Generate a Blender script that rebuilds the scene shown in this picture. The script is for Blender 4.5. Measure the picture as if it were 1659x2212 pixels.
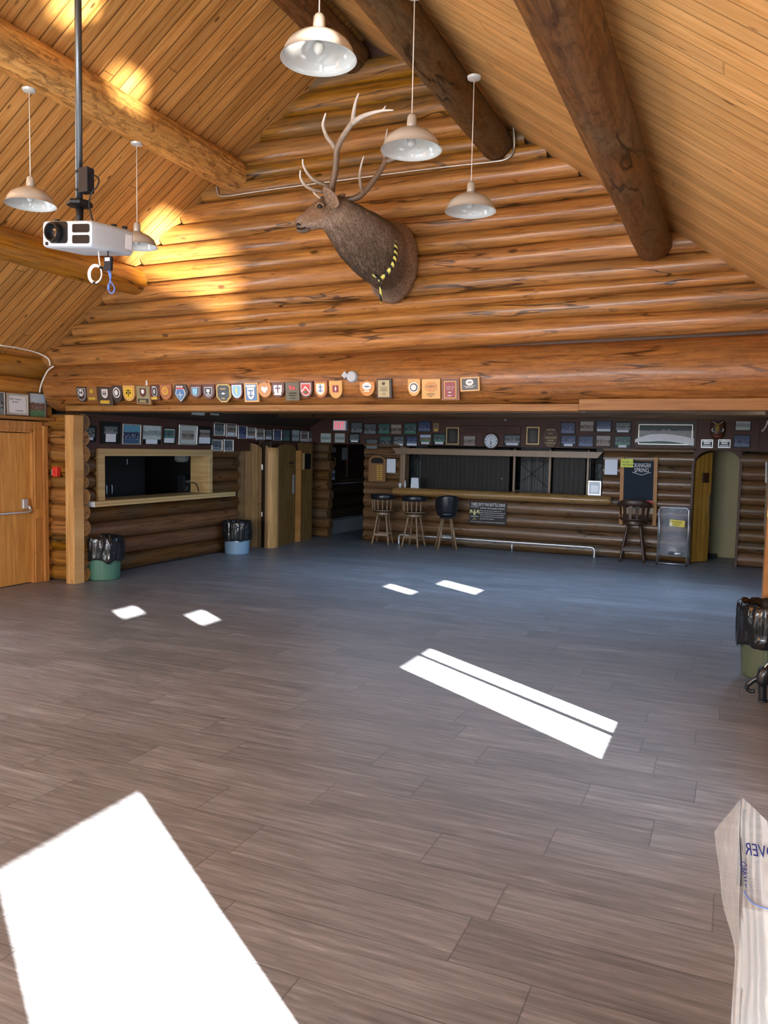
import bpy, bmesh, math, random
from mathutils import Vector, Matrix, noise
C = bpy.context.scene.collection
for _o in list(bpy.data.objects): bpy.data.objects.remove(_o)
PI = math.pi

# ------------------------------------------------------------------ camera
F_PX, CX, CY, EYE = 1736.0, 829.5, 1106.0, 1.85
def _cam_axes():
    vy = Vector((1590-CX, -(985-CY), -F_PX)).normalized()
    vx = -Vector((-3167-CX, -(887-CY), -F_PX)); vx = (vx - vx.dot(vy)*vy).normalized()
    return vx, vy, vx.cross(vy)
AX = _cam_axes()
ROT = Matrix((AX[0], AX[1], AX[2]))            # camera vector -> world vector
cam = bpy.data.cameras.new('camera'); camo = bpy.data.objects.new('camera', cam); C.objects.link(camo)
camo.matrix_world = Matrix.Translation((0, 0, EYE)) @ ROT.to_4x4()
cam.sensor_fit = 'HORIZONTAL'; cam.sensor_width = 36.0; cam.lens = 36.0*F_PX/1659.0
cam.clip_start = 0.02; cam.clip_end = 200
bpy.context.scene.camera = camo
def ray(px, py): return ROT @ Vector((px-CX, -(py-CY), -F_PX))
def PY(px, py, Y):                              # point seen at a pixel, on the wall plane y = Y
    r = ray(px, py); return Vector((0, 0, EYE)) + r*(Y/r.y)
def PX(px, py, X):
    r = ray(px, py); return Vector((0, 0, EYE)) + r*(X/r.x)
def PF(px, py, z=0.0):
    r = ray(px, py); return Vector((0, 0, EYE)) + r*((z-EYE)/r.z)

# ------------------------------------------------------------------ view, sky, lights
sc = bpy.context.scene
sc.view_settings.view_transform = 'Standard'; sc.view_settings.look = 'None'
sc.view_settings.exposure = 0.0; sc.view_settings.gamma = 1.0; sc.view_settings.use_curve_mapping = False
cy = sc.cycles; cy.max_bounces = 7; cy.diffuse_bounces = 4; cy.glossy_bounces = 2; cy.transmission_bounces = 3; cy.transparent_max_bounces = 10
cy.caustics_reflective = False; cy.caustics_refractive = False; cy.use_adaptive_sampling = True; cy.adaptive_threshold = 0.06
w = bpy.data.worlds.new('sky'); sc.world = w; w.use_nodes = True
w.node_tree.nodes['Background'].inputs[0].default_value = (0.55, 0.72, 1.0, 1)
w.node_tree.nodes['Background'].inputs[1].default_value = 1.2
def sun(name, d, power, col, ang=0.6):
    l = bpy.data.lights.new(name, 'SUN'); l.energy = power; l.color = col; l.angle = math.radians(ang)
    o = bpy.data.objects.new(name, l); C.objects.link(o); o.location = (6, -6, 8)
    o.rotation_euler = Vector(d).to_track_quat('-Z', 'Y').to_euler(); return o
EL = math.radians(18)
SUN_D = (-0.815*math.cos(EL), 0.578*math.cos(EL), -math.sin(EL))
sun('sun', SUN_D, 200, (1.0, 0.95, 0.86), 0.5)
# second sun added, aimed up through the right-hand windows to light the gable logs
sun('added_upward_sun', (-6.75, 3.6, 3.1), 60, (1.0, 0.92, 0.78), 2.5)
def area(name, loc, d, sx, sy, power, col):
    l = bpy.data.lights.new(name, 'AREA'); l.shape = 'RECTANGLE'; l.size = sx; l.size_y = sy
    l.energy = power; l.color = col
    o = bpy.data.objects.new(name, l); C.objects.link(o); o.location = loc
    o.rotation_euler = Vector(d).to_track_quat('-Z', 'Z').to_euler(); return o
DAY = (0.86, 0.93, 1.0)
area('daylight_back_windows', (-3.9, -5.6, 2.1), (0, 1, 0), 6.4, 2.3, 850, DAY)
area('daylight_right_windows', (0.5, -3.0, 1.6), (-1, 0, 0), 4.2, 1.5, 480, DAY)
area('added_left_fill', (-8.25, 3.4, 1.5), (1, 0, -0.35), 3.8, 1.1, 230, DAY)  # fill lamp added to brighten the floor at left
area('daylight_near_window', (0.55, 0.4, 1.2), (-1, 0, 0), 0.85, 1.2, 25, DAY)
area('daylight_far_window', (0.55, 4.4, 1.2), (-1, 0, 0), 0.85, 1.2, 30, DAY)
area('daylight_bar_windows', (0.55, 11.2, 1.95), (-1, 0, -0.55), 4.2, 0.6, 150, (0.45, 0.68, 1.0)).data.spread = math.radians(165)
area('added_bar_fill', (-3.0, 10.6, 2.44), (0, 0, -1), 5.5, 2.2, 165, (0.48, 0.70, 1.0))  # overhead fill added for the bar floor; the ceiling has no opening

# ------------------------------------------------------------------ material helpers
class NT:
    def __init__(s, name):
        s.m = bpy.data.materials.new(name); s.m.use_nodes = True; s.t = s.m.node_tree
        s.b = s.t.nodes['Principled BSDF']; s.out = s.t.nodes['Material Output']
    def n(s, typ, props=None, **ins):
        nd = s.t.nodes.new(typ)
        for k, v in (props or {}).items(): setattr(nd, k, v)
        for k, v in ins.items():
            key = int(k[1:]) if k[0] == '_' and k[1:].isdigit() else k.replace('_', ' ')
            s.set(nd.inputs[key], v)
        return nd
    def set(s, sock, v):
        if isinstance(v, bpy.types.NodeSocket): s.t.links.new(v, sock)
        elif isinstance(v, bpy.types.Node): s.t.links.new(v.outputs[0], sock)
        else:
            if isinstance(v, tuple) and len(v) == 3 and sock.type == 'RGBA': v = v + (1,)
            sock.default_value = v
    def math(s, op, a, b=0.0, c=0.0, clamp=False):
        return s.n('ShaderNodeMath', dict(operation=op, use_clamp=clamp), _0=a, _1=b, _2=c).outputs[0]
    def ramp(s, fac, stops, mode='LINEAR'):
        r = s.n('ShaderNodeValToRGB', Fac=fac); e = r.color_ramp; e.interpolation = mode
        while len(e.elements) < len(stops): e.elements.new(0.5)
        for el, (p, c) in zip(e.elements, stops):
            el.position = p; el.color = (c, c, c, 1) if isinstance(c, (int, float)) else tuple(c)+(1,)
        return r.outputs[0]
    def mix(s, f, a, b, mode='MIX'):
        m = s.n('ShaderNodeMix', dict(data_type='RGBA', blend_type=mode))
        s.set(m.inputs['Factor'], f); s.set(m.inputs[6], a); s.set(m.inputs[7], b); return m.outputs[2]
    def coord(s, which='Object', scale=(1, 1, 1), loc=(0, 0, 0), rot=(0, 0, 0)):
        t = s.n('ShaderNodeTexCoord').outputs[which]
        mp = s.n('ShaderNodeMapping', Vector=t, Scale=scale, Rotation=rot, Location=loc); return mp.outputs[0]
    def noise(s, vec, scale=1.0, detail=4.0, rough=0.55, dist=0.0):
        return s.n('ShaderNodeTexNoise', Vector=vec, Scale=scale, Detail=detail, Roughness=rough, Distortion=dist).outputs[0]
    def bump(s, h, strength=0.3, dist=0.01):
        b = s.n('ShaderNodeBump', Strength=strength, Distance=dist, Height=h); s.set(s.b.inputs['Normal'], b.outputs[0])
    def fin(s, col=None, rough=None, **kw):
        if col is not None: s.set(s.b.inputs['Base Color'], col)
        if rough is not None: s.set(s.b.inputs['Roughness'], rough)
        for k, v in kw.items(): s.set(s.b.inputs[k.replace('_', ' ')], v)
        return s.m

def plain(name, col, rough=0.5, metal=0.0, var=0.12, scale=18, bump=0.0, **kw):
    t = NT(name); f = t.noise(t.coord(), scale, 3)
    c = t.mix(f, tuple(max(0, x*(1-var)) for x in col), tuple(min(1, x*(1+var)) for x in col))
    if bump: t.bump(f, bump, 0.004)
    return t.fin(c, rough, Metallic=metal, **kw)

def axscale(axis, along, across):
    return tuple(along if i == axis else across for i in range(3))

def log_mat(name, axis, light, mid, dark, grey=(0.2, 0.15, 0.1), greyamt=0.35, rough=0.34, coat=0.25, vary=0.35, mottle=0.0):
    """varnished peeled log; grain runs along the axis, every log has its own tint"""
    t = NT(name)
    tint = t.n('ShaderNodeAttribute', dict(attribute_name='tint')).outputs['Fac']
    obj = t.n('ShaderNodeTexCoord').outputs['Object']
    off = t.n('ShaderNodeCombineXYZ', X=t.math('MULTIPLY', tint, 37.0), Y=t.math('MULTIPLY', tint, 91.0), Z=t.math('MULTIPLY', tint, 53.0))
    v = t.n('ShaderNodeVectorMath', dict(operation='ADD'), _0=obj, _1=off.outputs[0]).outputs[0]
    def sc_(a, b): return t.n('ShaderNodeVectorMath', dict(operation='MULTIPLY'), _0=v, _1=axscale(axis, a, b)).outputs[0]
    grain = t.noise(sc_(0.9, 16), 1.6, 6, 0.62, 0.4)
    patch = t.noise(sc_(0.55, 2.6), 1.5, 4, 0.6, 0.8)
    stre = t.noise(sc_(1.6, 11), 1.3, 5, 0.65, 1.2)
    col = t.ramp(grain, [(0.30, dark), (0.46, mid), (0.66, light)])
    fine = t.noise(sc_(2.2, 60), 1.0, 4, 0.7, 0.2)
    col = t.mix(0.55, col, t.ramp(fine, [(0.3, 0.4), (0.5, 0.95), (0.72, 1.25)]), 'MULTIPLY')
    g = t.math('MULTIPLY', t.ramp(patch, [(0.44, 0.0), (0.62, 1.0)]), t.math('MULTIPLY', t.math('ADD', 0.35, t.math('MULTIPLY', tint, 1.3)), greyamt), clamp=True)
    col = t.mix(g, col, grey)
    col = t.mix(t.ramp(stre, [(0.60, 0.0), (0.70, 0.75)]), col, tuple(c*0.45 for c in dark))
    vor = t.n('ShaderNodeTexVoronoi', Vector=sc_(1.5, 3.4), Scale=1.0, Randomness=1.0)
    ringn = t.math('ADD', vor.outputs['Distance'], t.math('MULTIPLY', t.noise(sc_(9, 14), 1.0, 2), 0.06))
    kn = t.ramp(ringn, [(0.085, 1.0), (0.125, 0.0)])
    col = t.mix(t.math('MULTIPLY', kn, 0.8), col, tuple(c*0.28 for c in dark))
    crack = t.math('ABSOLUTE', t.math('SUBTRACT', t.noise(sc_(0.45, 4.5), 1.0, 3, 0.5, 0.3), 0.5))
    cmask = t.math('MULTIPLY', t.ramp(crack, [(0.0, 1.0), (0.006, 1.0), (0.012, 0.0)]), t.ramp(t.noise(sc_(0.8, 0.8), 1.0, 2), [(0.5, 0.0), (0.56, 0.85)]))
    col = t.mix(cmask, col, tuple(c*0.2 for c in dark))
    if mottle:
        mo_ = t.noise(sc_(3.2, 9.0), 1.6, 5, 0.68, 1.4)
        col = t.mix(t.math('MULTIPLY', t.ramp(mo_, [(0.50, 0.0), (0.58, 1.0)]), mottle), col, tuple(c*0.55 for c in dark))
    val = t.n('ShaderNodeHueSaturation', Hue=t.math('ADD', 0.505, t.math('MULTIPLY', tint, 0.008)), Saturation=t.math('ADD', 0.92, t.math('MULTIPLY', tint, 0.12)),
              Value=t.math('ADD', 1.0+vary*0.4, t.math('MULTIPLY', tint, -vary)), Color=col).outputs[0]
    h = t.math('ADD', t.math('MULTIPLY', grain, 0.5), t.math('ADD', t.math('MULTIPLY', stre, 0.8), t.math('MULTIPLY', patch, 0.9)))
    t.bump(t.math('SUBTRACT', h, cmask), 0.3, 0.015)
    rg = t.math('ADD', rough-0.06, t.math('MULTIPLY', patch, 0.14))
    return t.fin(val, rg, Coat_Weight=coat, Coat_Roughness=0.14, Specular_IOR_Level=0.32)

def plank_mat(name, width, light, mid, dark, knot=0.5, groove=0.5, rough=0.45, along=0, across=1, length=4.0, kscale=(3.0, 9.0)):
    """tongue and groove boards: local axis `along` is the board direction, `across` counts boards"""
    t = NT(name)
    obj = t.n('ShaderNodeTexCoord').outputs['Object']
    sp = t.n('ShaderNodeSeparateXYZ', Vector=obj).outputs
    u = t.math('DIVIDE', sp[across], width); row = t.math('FLOOR', u); fr = t.math('FRACT', u)
    wn = t.n('ShaderNodeTexWhiteNoise', dict(noise_dimensions='1D'), W=row).outputs['Value']
    lu = t.math('ADD', t.math('DIVIDE', sp[along], length), t.math('MULTIPLY', wn, 7.3))
    col_i = t.math('FLOOR', lu); lf = t.math('FRACT', lu)
    idv = t.n('ShaderNodeTexWhiteNoise', dict(noise_dimensions='2D'), Vector=t.n('ShaderNodeCombineXYZ', X=row, Y=col_i).outputs[0]).outputs['Value']
    off = t.n('ShaderNodeCombineXYZ', X=t.math('MULTIPLY', idv, 41.0), Y=t.math('MULTIPLY', row, 3.7), Z=0.0).outputs[0]
    comb = t.n('ShaderNodeCombineXYZ', X=sp[along], Y=sp[across], Z=0.0).outputs[0]
    v = t.n('ShaderNodeVectorMath', dict(operation='ADD'), _0=comb, _1=off).outputs[0]
    def sc_(a, b): return t.n('ShaderNodeVectorMath', dict(operation='MULTIPLY'), _0=v, _1=(a, b, 1)).outputs[0]
    grain = t.noise(sc_(1.1, 22), 1.5, 5, 0.6, 0.6)
    col = t.ramp(grain, [(0.3, dark), (0.48, mid), (0.68, light)])
    col = t.n('ShaderNodeHueSaturation', Hue=0.5, Saturation=1.0, Value=t.math('ADD', 0.82, t.math('MULTIPLY', idv, 0.32)), Color=col).outputs[0]
    vor = t.n('ShaderNodeTexVoronoi', Vector=sc_(*kscale), Scale=1.0, Randomness=1.0)
    kd = t.math('ADD', vor.outputs['Distance'], t.math('MULTIPLY', vor.outputs['Color'], 0.09))
    kn = t.math('MULTIPLY', t.ramp(kd, [(0.09, 1.0), (0.15, 0.0)]), knot)
    col = t.mix(kn, col, tuple(c*0.25 for c in dark))
    edge = t.math('MINIMUM', fr, t.math('SUBTRACT', 1.0, fr))
    gv = t.ramp(edge, [(0.0, 1.0), (0.035, 1.0), (0.06, 0.0)])
    endd = t.math('MULTIPLY', t.math('MINIMUM', lf, t.math('SUBTRACT', 1.0, lf)), length)
    gv2 = t.ramp(endd, [(0.0, 1.0), (0.003, 1.0), (0.005, 0.0)])
    gv = t.math('MAXIMUM', gv, gv2)
    col = t.mix(t.math('MULTIPLY', gv, groove), col, tuple(c*0.2 for c in dark))
    t.bump(t.math('SUBTRACT', t.math('MULTIPLY', grain, 0.12), gv), 0.5, 0.006)
    return t.fin(col, rough, Specular_IOR_Level=0.25)

def floor_mat():
    t = NT('vinyl_plank_floor')
    obj = t.n('ShaderNodeTexCoord').outputs['Object']; sp = t.n('ShaderNodeSeparateXYZ', Vector=obj).outputs
    W, L = 0.305, 1.22
    u = t.math('DIVIDE', t.math('ADD', sp[1], 0.09), W); row = t.math('FLOOR', u); fr = t.math('FRACT', u)
    wn = t.n('ShaderNodeTexWhiteNoise', dict(noise_dimensions='1D'), W=row).outputs['Value']
    lu = t.math('ADD', t.math('DIVIDE', sp[0], L), t.math('MULTIPLY', wn, 5.3)); ci = t.math('FLOOR', lu); lf = t.math('FRACT', lu)
    idv = t.n('ShaderNodeTexWhiteNoise', dict(noise_dimensions='2D'), Vector=t.n('ShaderNodeCombineXYZ', X=row, Y=ci).outputs[0]).outputs['Value']
    off = t.n('ShaderNodeCombineXYZ', X=t.math('MULTIPLY', idv, 57.0), Y=t.math('MULTIPLY', idv, 23.0), Z=0.0).outputs[0]
    v = t.n('ShaderNodeVectorMath', dict(operation='ADD'), _0=obj, _1=off).outputs[0]
    def sc_(a, b): return t.n('ShaderNodeVectorMath', dict(operation='MULTIPLY'), _0=v, _1=(a, b, 1)).outputs[0]
    s1 = t.noise(sc_(2.2, 34), 1.0, 6, 0.65, 0.5)
    s2 = t.noise(sc_(5.0, 90), 1.0, 5, 0.7, 0.3)
    s3 = t.noise(sc_(0.9, 5), 1.0, 3, 0.6)
    m = t.math('ADD', t.math('MULTIPLY', s1, 0.5), t.math('ADD', t.math('MULTIPLY', s2, 0.32), t.math('MULTIPLY', s3, 0.18)))
    col = t.ramp(m, [(0.36, (0.090, 0.093, 0.103)), (0.48, (0.148, 0.156, 0.175)), (0.56, (0.20, 0.212, 0.239)), (0.66, (0.33, 0.35, 0.395))])
    col = t.n('ShaderNodeHueSaturation', Hue=0.5, Saturation=0.95, Value=t.math('ADD', 0.88, t.math('MULTIPLY', idv, 0.24)), Color=col).outputs[0]
    e1 = t.math('MULTIPLY', t.math('MINIMUM', fr, t.math('SUBTRACT', 1.0, fr)), W)
    e2 = t.math('MULTIPLY', t.math('MINIMUM', lf, t.math('SUBTRACT', 1.0, lf)), L)
    e = t.math('MINIMUM', e1, e2); seam = t.ramp(e, [(0.0, 1.0), (0.0012, 1.0), (0.0026, 0.0)])
    col = t.mix(t.math('MULTIPLY', seam, 0.65), col, (0.02, 0.017, 0.015))
    t.bump(t.math('SUBTRACT', t.math('MULTIPLY', s2, 0.5), seam), 0.12, 0.002)
    return t.fin(col, t.math('ADD', 0.3, t.math('MULTIPLY', s2, 0.22)), Specular_IOR_Level=0.5)

M = {}
M['floor'] = floor_mat()
M['gable_log'] = log_mat('varnished_gable_log', 0, (0.45, 0.18, 0.028), (0.325, 0.112, 0.0150), (0.15, 0.046, 0.0065), (0.145, 0.09, 0.044), 0.62, 0.36, 0.28, 0.5)
M['beam_log'] = log_mat('red_brown_header_log', 0, (0.40, 0.145, 0.029), (0.30, 0.094, 0.017), (0.15, 0.045, 0.008), (0.22, 0.105, 0.04), 0.45, 0.36, 0.16, mottle=0.25)
M['purlin_pale'] = log_mat('golden_purlin_log', 1, (0.78, 0.40, 0.10), (0.62, 0.27, 0.05), (0.30, 0.115, 0.022), (0.30, 0.18, 0.08), 0.4, 0.36, 0.2, mottle=0.6)
M['purlin_dark'] = log_mat('dark_red_purlin_log', 1, (0.21, 0.085, 0.028), (0.14, 0.049, 0.015), (0.07, 0.024, 0.008), (0.15, 0.09, 0.048), 0.65, 0.5, 0.05, mottle=0.5)
M['side_log'] = log_mat('varnished_side_wall_log', 1, (0.60, 0.25, 0.05), (0.46, 0.17, 0.03), (0.26, 0.09, 0.016), (0.3, 0.17, 0.08), 0.35)
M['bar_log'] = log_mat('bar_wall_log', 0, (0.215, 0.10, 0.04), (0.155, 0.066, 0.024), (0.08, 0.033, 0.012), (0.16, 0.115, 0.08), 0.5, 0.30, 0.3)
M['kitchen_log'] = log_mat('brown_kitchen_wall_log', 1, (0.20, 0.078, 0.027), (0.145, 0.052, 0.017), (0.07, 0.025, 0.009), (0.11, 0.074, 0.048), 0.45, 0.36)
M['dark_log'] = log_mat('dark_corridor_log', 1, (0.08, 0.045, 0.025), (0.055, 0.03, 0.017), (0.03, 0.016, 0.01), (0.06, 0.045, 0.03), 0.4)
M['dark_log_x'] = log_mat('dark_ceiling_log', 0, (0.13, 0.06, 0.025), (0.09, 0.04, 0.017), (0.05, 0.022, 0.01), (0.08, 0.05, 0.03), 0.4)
M['ceil_left'] = plank_mat('pine_ceiling_boards', 0.135, (0.66, 0.36, 0.12), (0.55, 0.27, 0.075), (0.36, 0.155, 0.035), 0.9, 0.75, 0.42, length=9.0, kscale=(2.6, 7.0))
M['ceil_right'] = plank_mat('pale_pine_ceiling_boards', 0.135, (0.68, 0.41, 0.17), (0.58, 0.325, 0.115), (0.42, 0.21, 0.06), 0.85, 0.34, 0.42, length=9.0, kscale=(2.6, 11.0))
M['endgrain'] = plain('pale_log_end_grain', (0.62, 0.47, 0.30), 0.6, var=0.2, scale=25)
M['post'] = plank_mat('pale_post_wood', 0.5, (0.60, 0.37, 0.15), (0.5, 0.28, 0.1), (0.36, 0.19, 0.06), 0.6, 0.0, 0.45, along=2, across=0, length=60.0)
M['trim'] = plank_mat('honey_trim_wood', 0.6, (0.40, 0.21, 0.065), (0.32, 0.145, 0.04), (0.22, 0.09, 0.023), 0.4, 0.0, 0.45, along=0, across=2, length=60.0)
M['trim_v'] = plank_mat('honey_casing_wood', 0.6, (0.55, 0.28, 0.085), (0.45, 0.2, 0.055), (0.31, 0.13, 0.03), 0.4, 0.0, 0.42, along=2, across=1, length=60.0)
M['oak'] = plank_mat('oak_veneer', 3.0, (0.60, 0.31, 0.08), (0.50, 0.235, 0.055), (0.38, 0.16, 0.035), 0.0, 0.0, 0.35, along=2, across=1, length=60.0)
M['pass_wood'] = plank_mat('pale_birch_casing', 0.6, (0.56, 0.40, 0.19), (0.47, 0.32, 0.14), (0.36, 0.23, 0.09), 0.3, 0.0, 0.42, along=1, across=2, length=60.0)
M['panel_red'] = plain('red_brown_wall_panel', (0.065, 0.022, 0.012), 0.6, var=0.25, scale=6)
M['door_plank'] = plank_mat('knotty_door_planks', 0.13, (0.26, 0.15, 0.048), (0.20, 0.105, 0.032), (0.13, 0.064, 0.018), 0.9, 0.6, 0.45, along=2, across=0, kscale=(4.0, 7.0))
M['yellow_plank'] = plank_mat('yellow_door_planks', 0.11, (0.62, 0.36, 0.07), (0.52, 0.27, 0.045), (0.36, 0.17, 0.025), 0.5, 0.6, 0.4, along=2, across=0)
M['walnut'] = plain('walnut_stained_wood', (0.07, 0.03, 0.016), 0.55, var=0.3)
M['stool_wood'] = plain('worn_oak_stool_wood', (0.24, 0.15, 0.08), 0.38, var=0.25)
M['dark_stool'] = plain('dark_mahogany_stool_wood', (0.05, 0.024, 0.014), 0.35, var=0.3)
M['bar_counter'] = log_mat('polished_bar_log', 0, (0.42, 0.22, 0.075), (0.33, 0.155, 0.045), (0.19, 0.08, 0.022), (0.28, 0.17, 0.08), 0.3, 0.25, 0.5)
M['black'] = plain('black_plastic', (0.010, 0.010, 0.011), 0.4, Specular_IOR_Level=0.25)
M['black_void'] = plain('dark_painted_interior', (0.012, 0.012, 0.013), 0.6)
M['vinyl'] = plain('black_vinyl', (0.012, 0.014, 0.018), 0.25, bump=0.15)
M['iron'] = plain('wrought_iron', (0.02, 0.02, 0.022), 0.45, 0.6)
M['steel'] = plain('brushed_steel', (0.70, 0.71, 0.73), 0.32, 0.8, 0.05)
M['conduit'] = plain('galvanised_conduit', (0.55, 0.52, 0.47), 0.35, 0.7)
M['pole'] = plain('gunmetal_pole', (0.10, 0.115, 0.13), 0.3, 0.8)
M['white'] = plain('white_plastic', (0.44, 0.50, 0.57), 0.35, var=0.03)
M['enamel'] = plain('white_enamel', (0.50, 0.535, 0.53), 0.12, var=0.02)
M['enamel_out'] = plain('cream_enamel', (0.44, 0.41, 0.355), 0.15, var=0.03)
M['cord'] = plain('white_cord', (0.82, 0.80, 0.75), 0.5, var=0.03)
M['paper'] = plain('white_paper', (0.72, 0.76, 0.82), 0.6, var=0.04)
M['yellow_note'] = plain('yellow_paper', (0.72, 0.78, 0.10), 0.6, var=0.05)
M['amber_note'] = plain('amber_paper', (0.72, 0.56, 0.07), 0.6, var=0.05)
M['red'] = plain('red_plastic', (0.70, 0.045, 0.03), 0.35, var=0.06)
M['ink'] = plain('black_ink', (0.015, 0.015, 0.015), 0.6)
M['blue_ink'] = plain('blue_ink', (0.012, 0.016, 0.085), 0.8, Specular_IOR_Level=0.05)
M['white_ink'] = plain('white_lettering', (0.82, 0.82, 0.82), 0.6, var=0.03)
M['gold_ink'] = plain('gold_lettering', (0.72, 0.55, 0.22), 0.4, var=0.05)
M['gold'] = plain('brass_plate', (0.72, 0.53, 0.15), 0.3, 0.5)
M['gilt'] = plain('gilt_moulding', (0.42, 0.30, 0.13), 0.4, 0.4)
M['silver_rail'] = plain('silver_moulding', (0.55, 0.50, 0.46), 0.3, 0.5)
M['beige_wall'] = plain('olive_beige_paint', (0.40, 0.34, 0.17), 0.6, var=0.05, scale=3)
M['green_bin'] = plain('green_bin_plastic', (0.075, 0.19, 0.135), 0.4, var=0.06)
M['blue_bin'] = plain('blue_grey_bin_plastic', (0.20, 0.33, 0.47), 0.4, var=0.06)
M['olive_bin'] = plain('olive_bin_plastic', (0.085, 0.11, 0.065), 0.4, var=0.06)
M['slate'] = plain('chalkboard_slate', (0.012, 0.020, 0.033), 0.6, var=0.35, scale=5, Specular_IOR_Level=0.15)
M['plinth'] = plain('painted_concrete_plinth', (0.30, 0.37, 0.39), 0.6, var=0.15, scale=9)
M['rug_dark'] = plain('dark_wood_boards', (0.035, 0.022, 0.015), 0.5, var=0.3)
M['grey_box'] = plain('dark_grey_plastic', (0.016, 0.019, 0.026), 0.45, Specular_IOR_Level=0.2)
M['blue_cable'] = plain('blue_cable', (0.08, 0.16, 0.50), 0.45)
def glass_mat(name, fac=0.06, tint=(1, 1, 1), rough=0.02):
    t = NT(name); tr = t.n('ShaderNodeBsdfTransparent', Color=tint); gl = t.n('ShaderNodeBsdfGlossy', Color=(1, 1, 1), Roughness=rough)
    mx = t.n('ShaderNodeMixShader', Fac=fac); t.t.links.new(tr.outputs[0], mx.inputs[1]); t.t.links.new(gl.outputs[0], mx.inputs[2])
    t.t.links.new(mx.outputs[0], t.out.inputs[0]); return t.m
M['glass'] = glass_mat('window_glass')
def film_mat(name, col, fac, rough=0.16, gloss=0.25):
    """thin polythene: part see-through, part milky, glossy in the creases"""
    t = NT(name); n = t.noise(t.coord(scale=(1, 1, 0.8)), 9, 3, 0.5, 0.5)
    tr = t.n('ShaderNodeBsdfTransparent', Color=(0.96, 0.96, 0.95))
    t.fin(t.mix(n, tuple(c*0.8 for c in col), col), rough, Specular_IOR_Level=0.8, Coat_Weight=gloss)
    t.bump(n, 0.5, 0.01)
    f = t.math('ADD', fac-0.15, t.math('MULTIPLY', n, 0.3), clamp=True)
    mx = t.n('ShaderNodeMixShader', Fac=f); t.t.links.new(tr.outputs[0], mx.inputs[1]); t.t.links.new(t.b.outputs[0], mx.inputs[2])
    t.t.links.new(mx.outputs[0], t.out.inputs[0]); return t.m
M['film'] = film_mat('clear_polythene', (0.52, 0.54, 0.55), 0.52)
M['film_thin'] = film_mat('thin_clear_bag', (0.55, 0.58, 0.64), 0.26)
def bag_mat():
    t = NT('black_bin_liner'); v = t.coord(scale=(1, 1, 0.6)); n = t.noise(v, 7, 2, 0.5, 1.0)
    t.bump(n, 0.5, 0.03); return t.fin((0.012, 0.013, 0.015), 0.14, Specular_IOR_Level=0.5)
M['bag'] = bag_mat()
def glow(name, col, strength):
    t = NT(name); return t.fin(tuple(col), 0.4, Emission_Color=tuple(col)+(1,), Emission_Strength=strength)
M['exit_face'] = glow('lit_exit_face', (0.75, 0.62, 0.66), 0.25)
M['exit_red'] = glow('lit_exit_letters', (0.95, 0.05, 0.10), 0.9)

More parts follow.
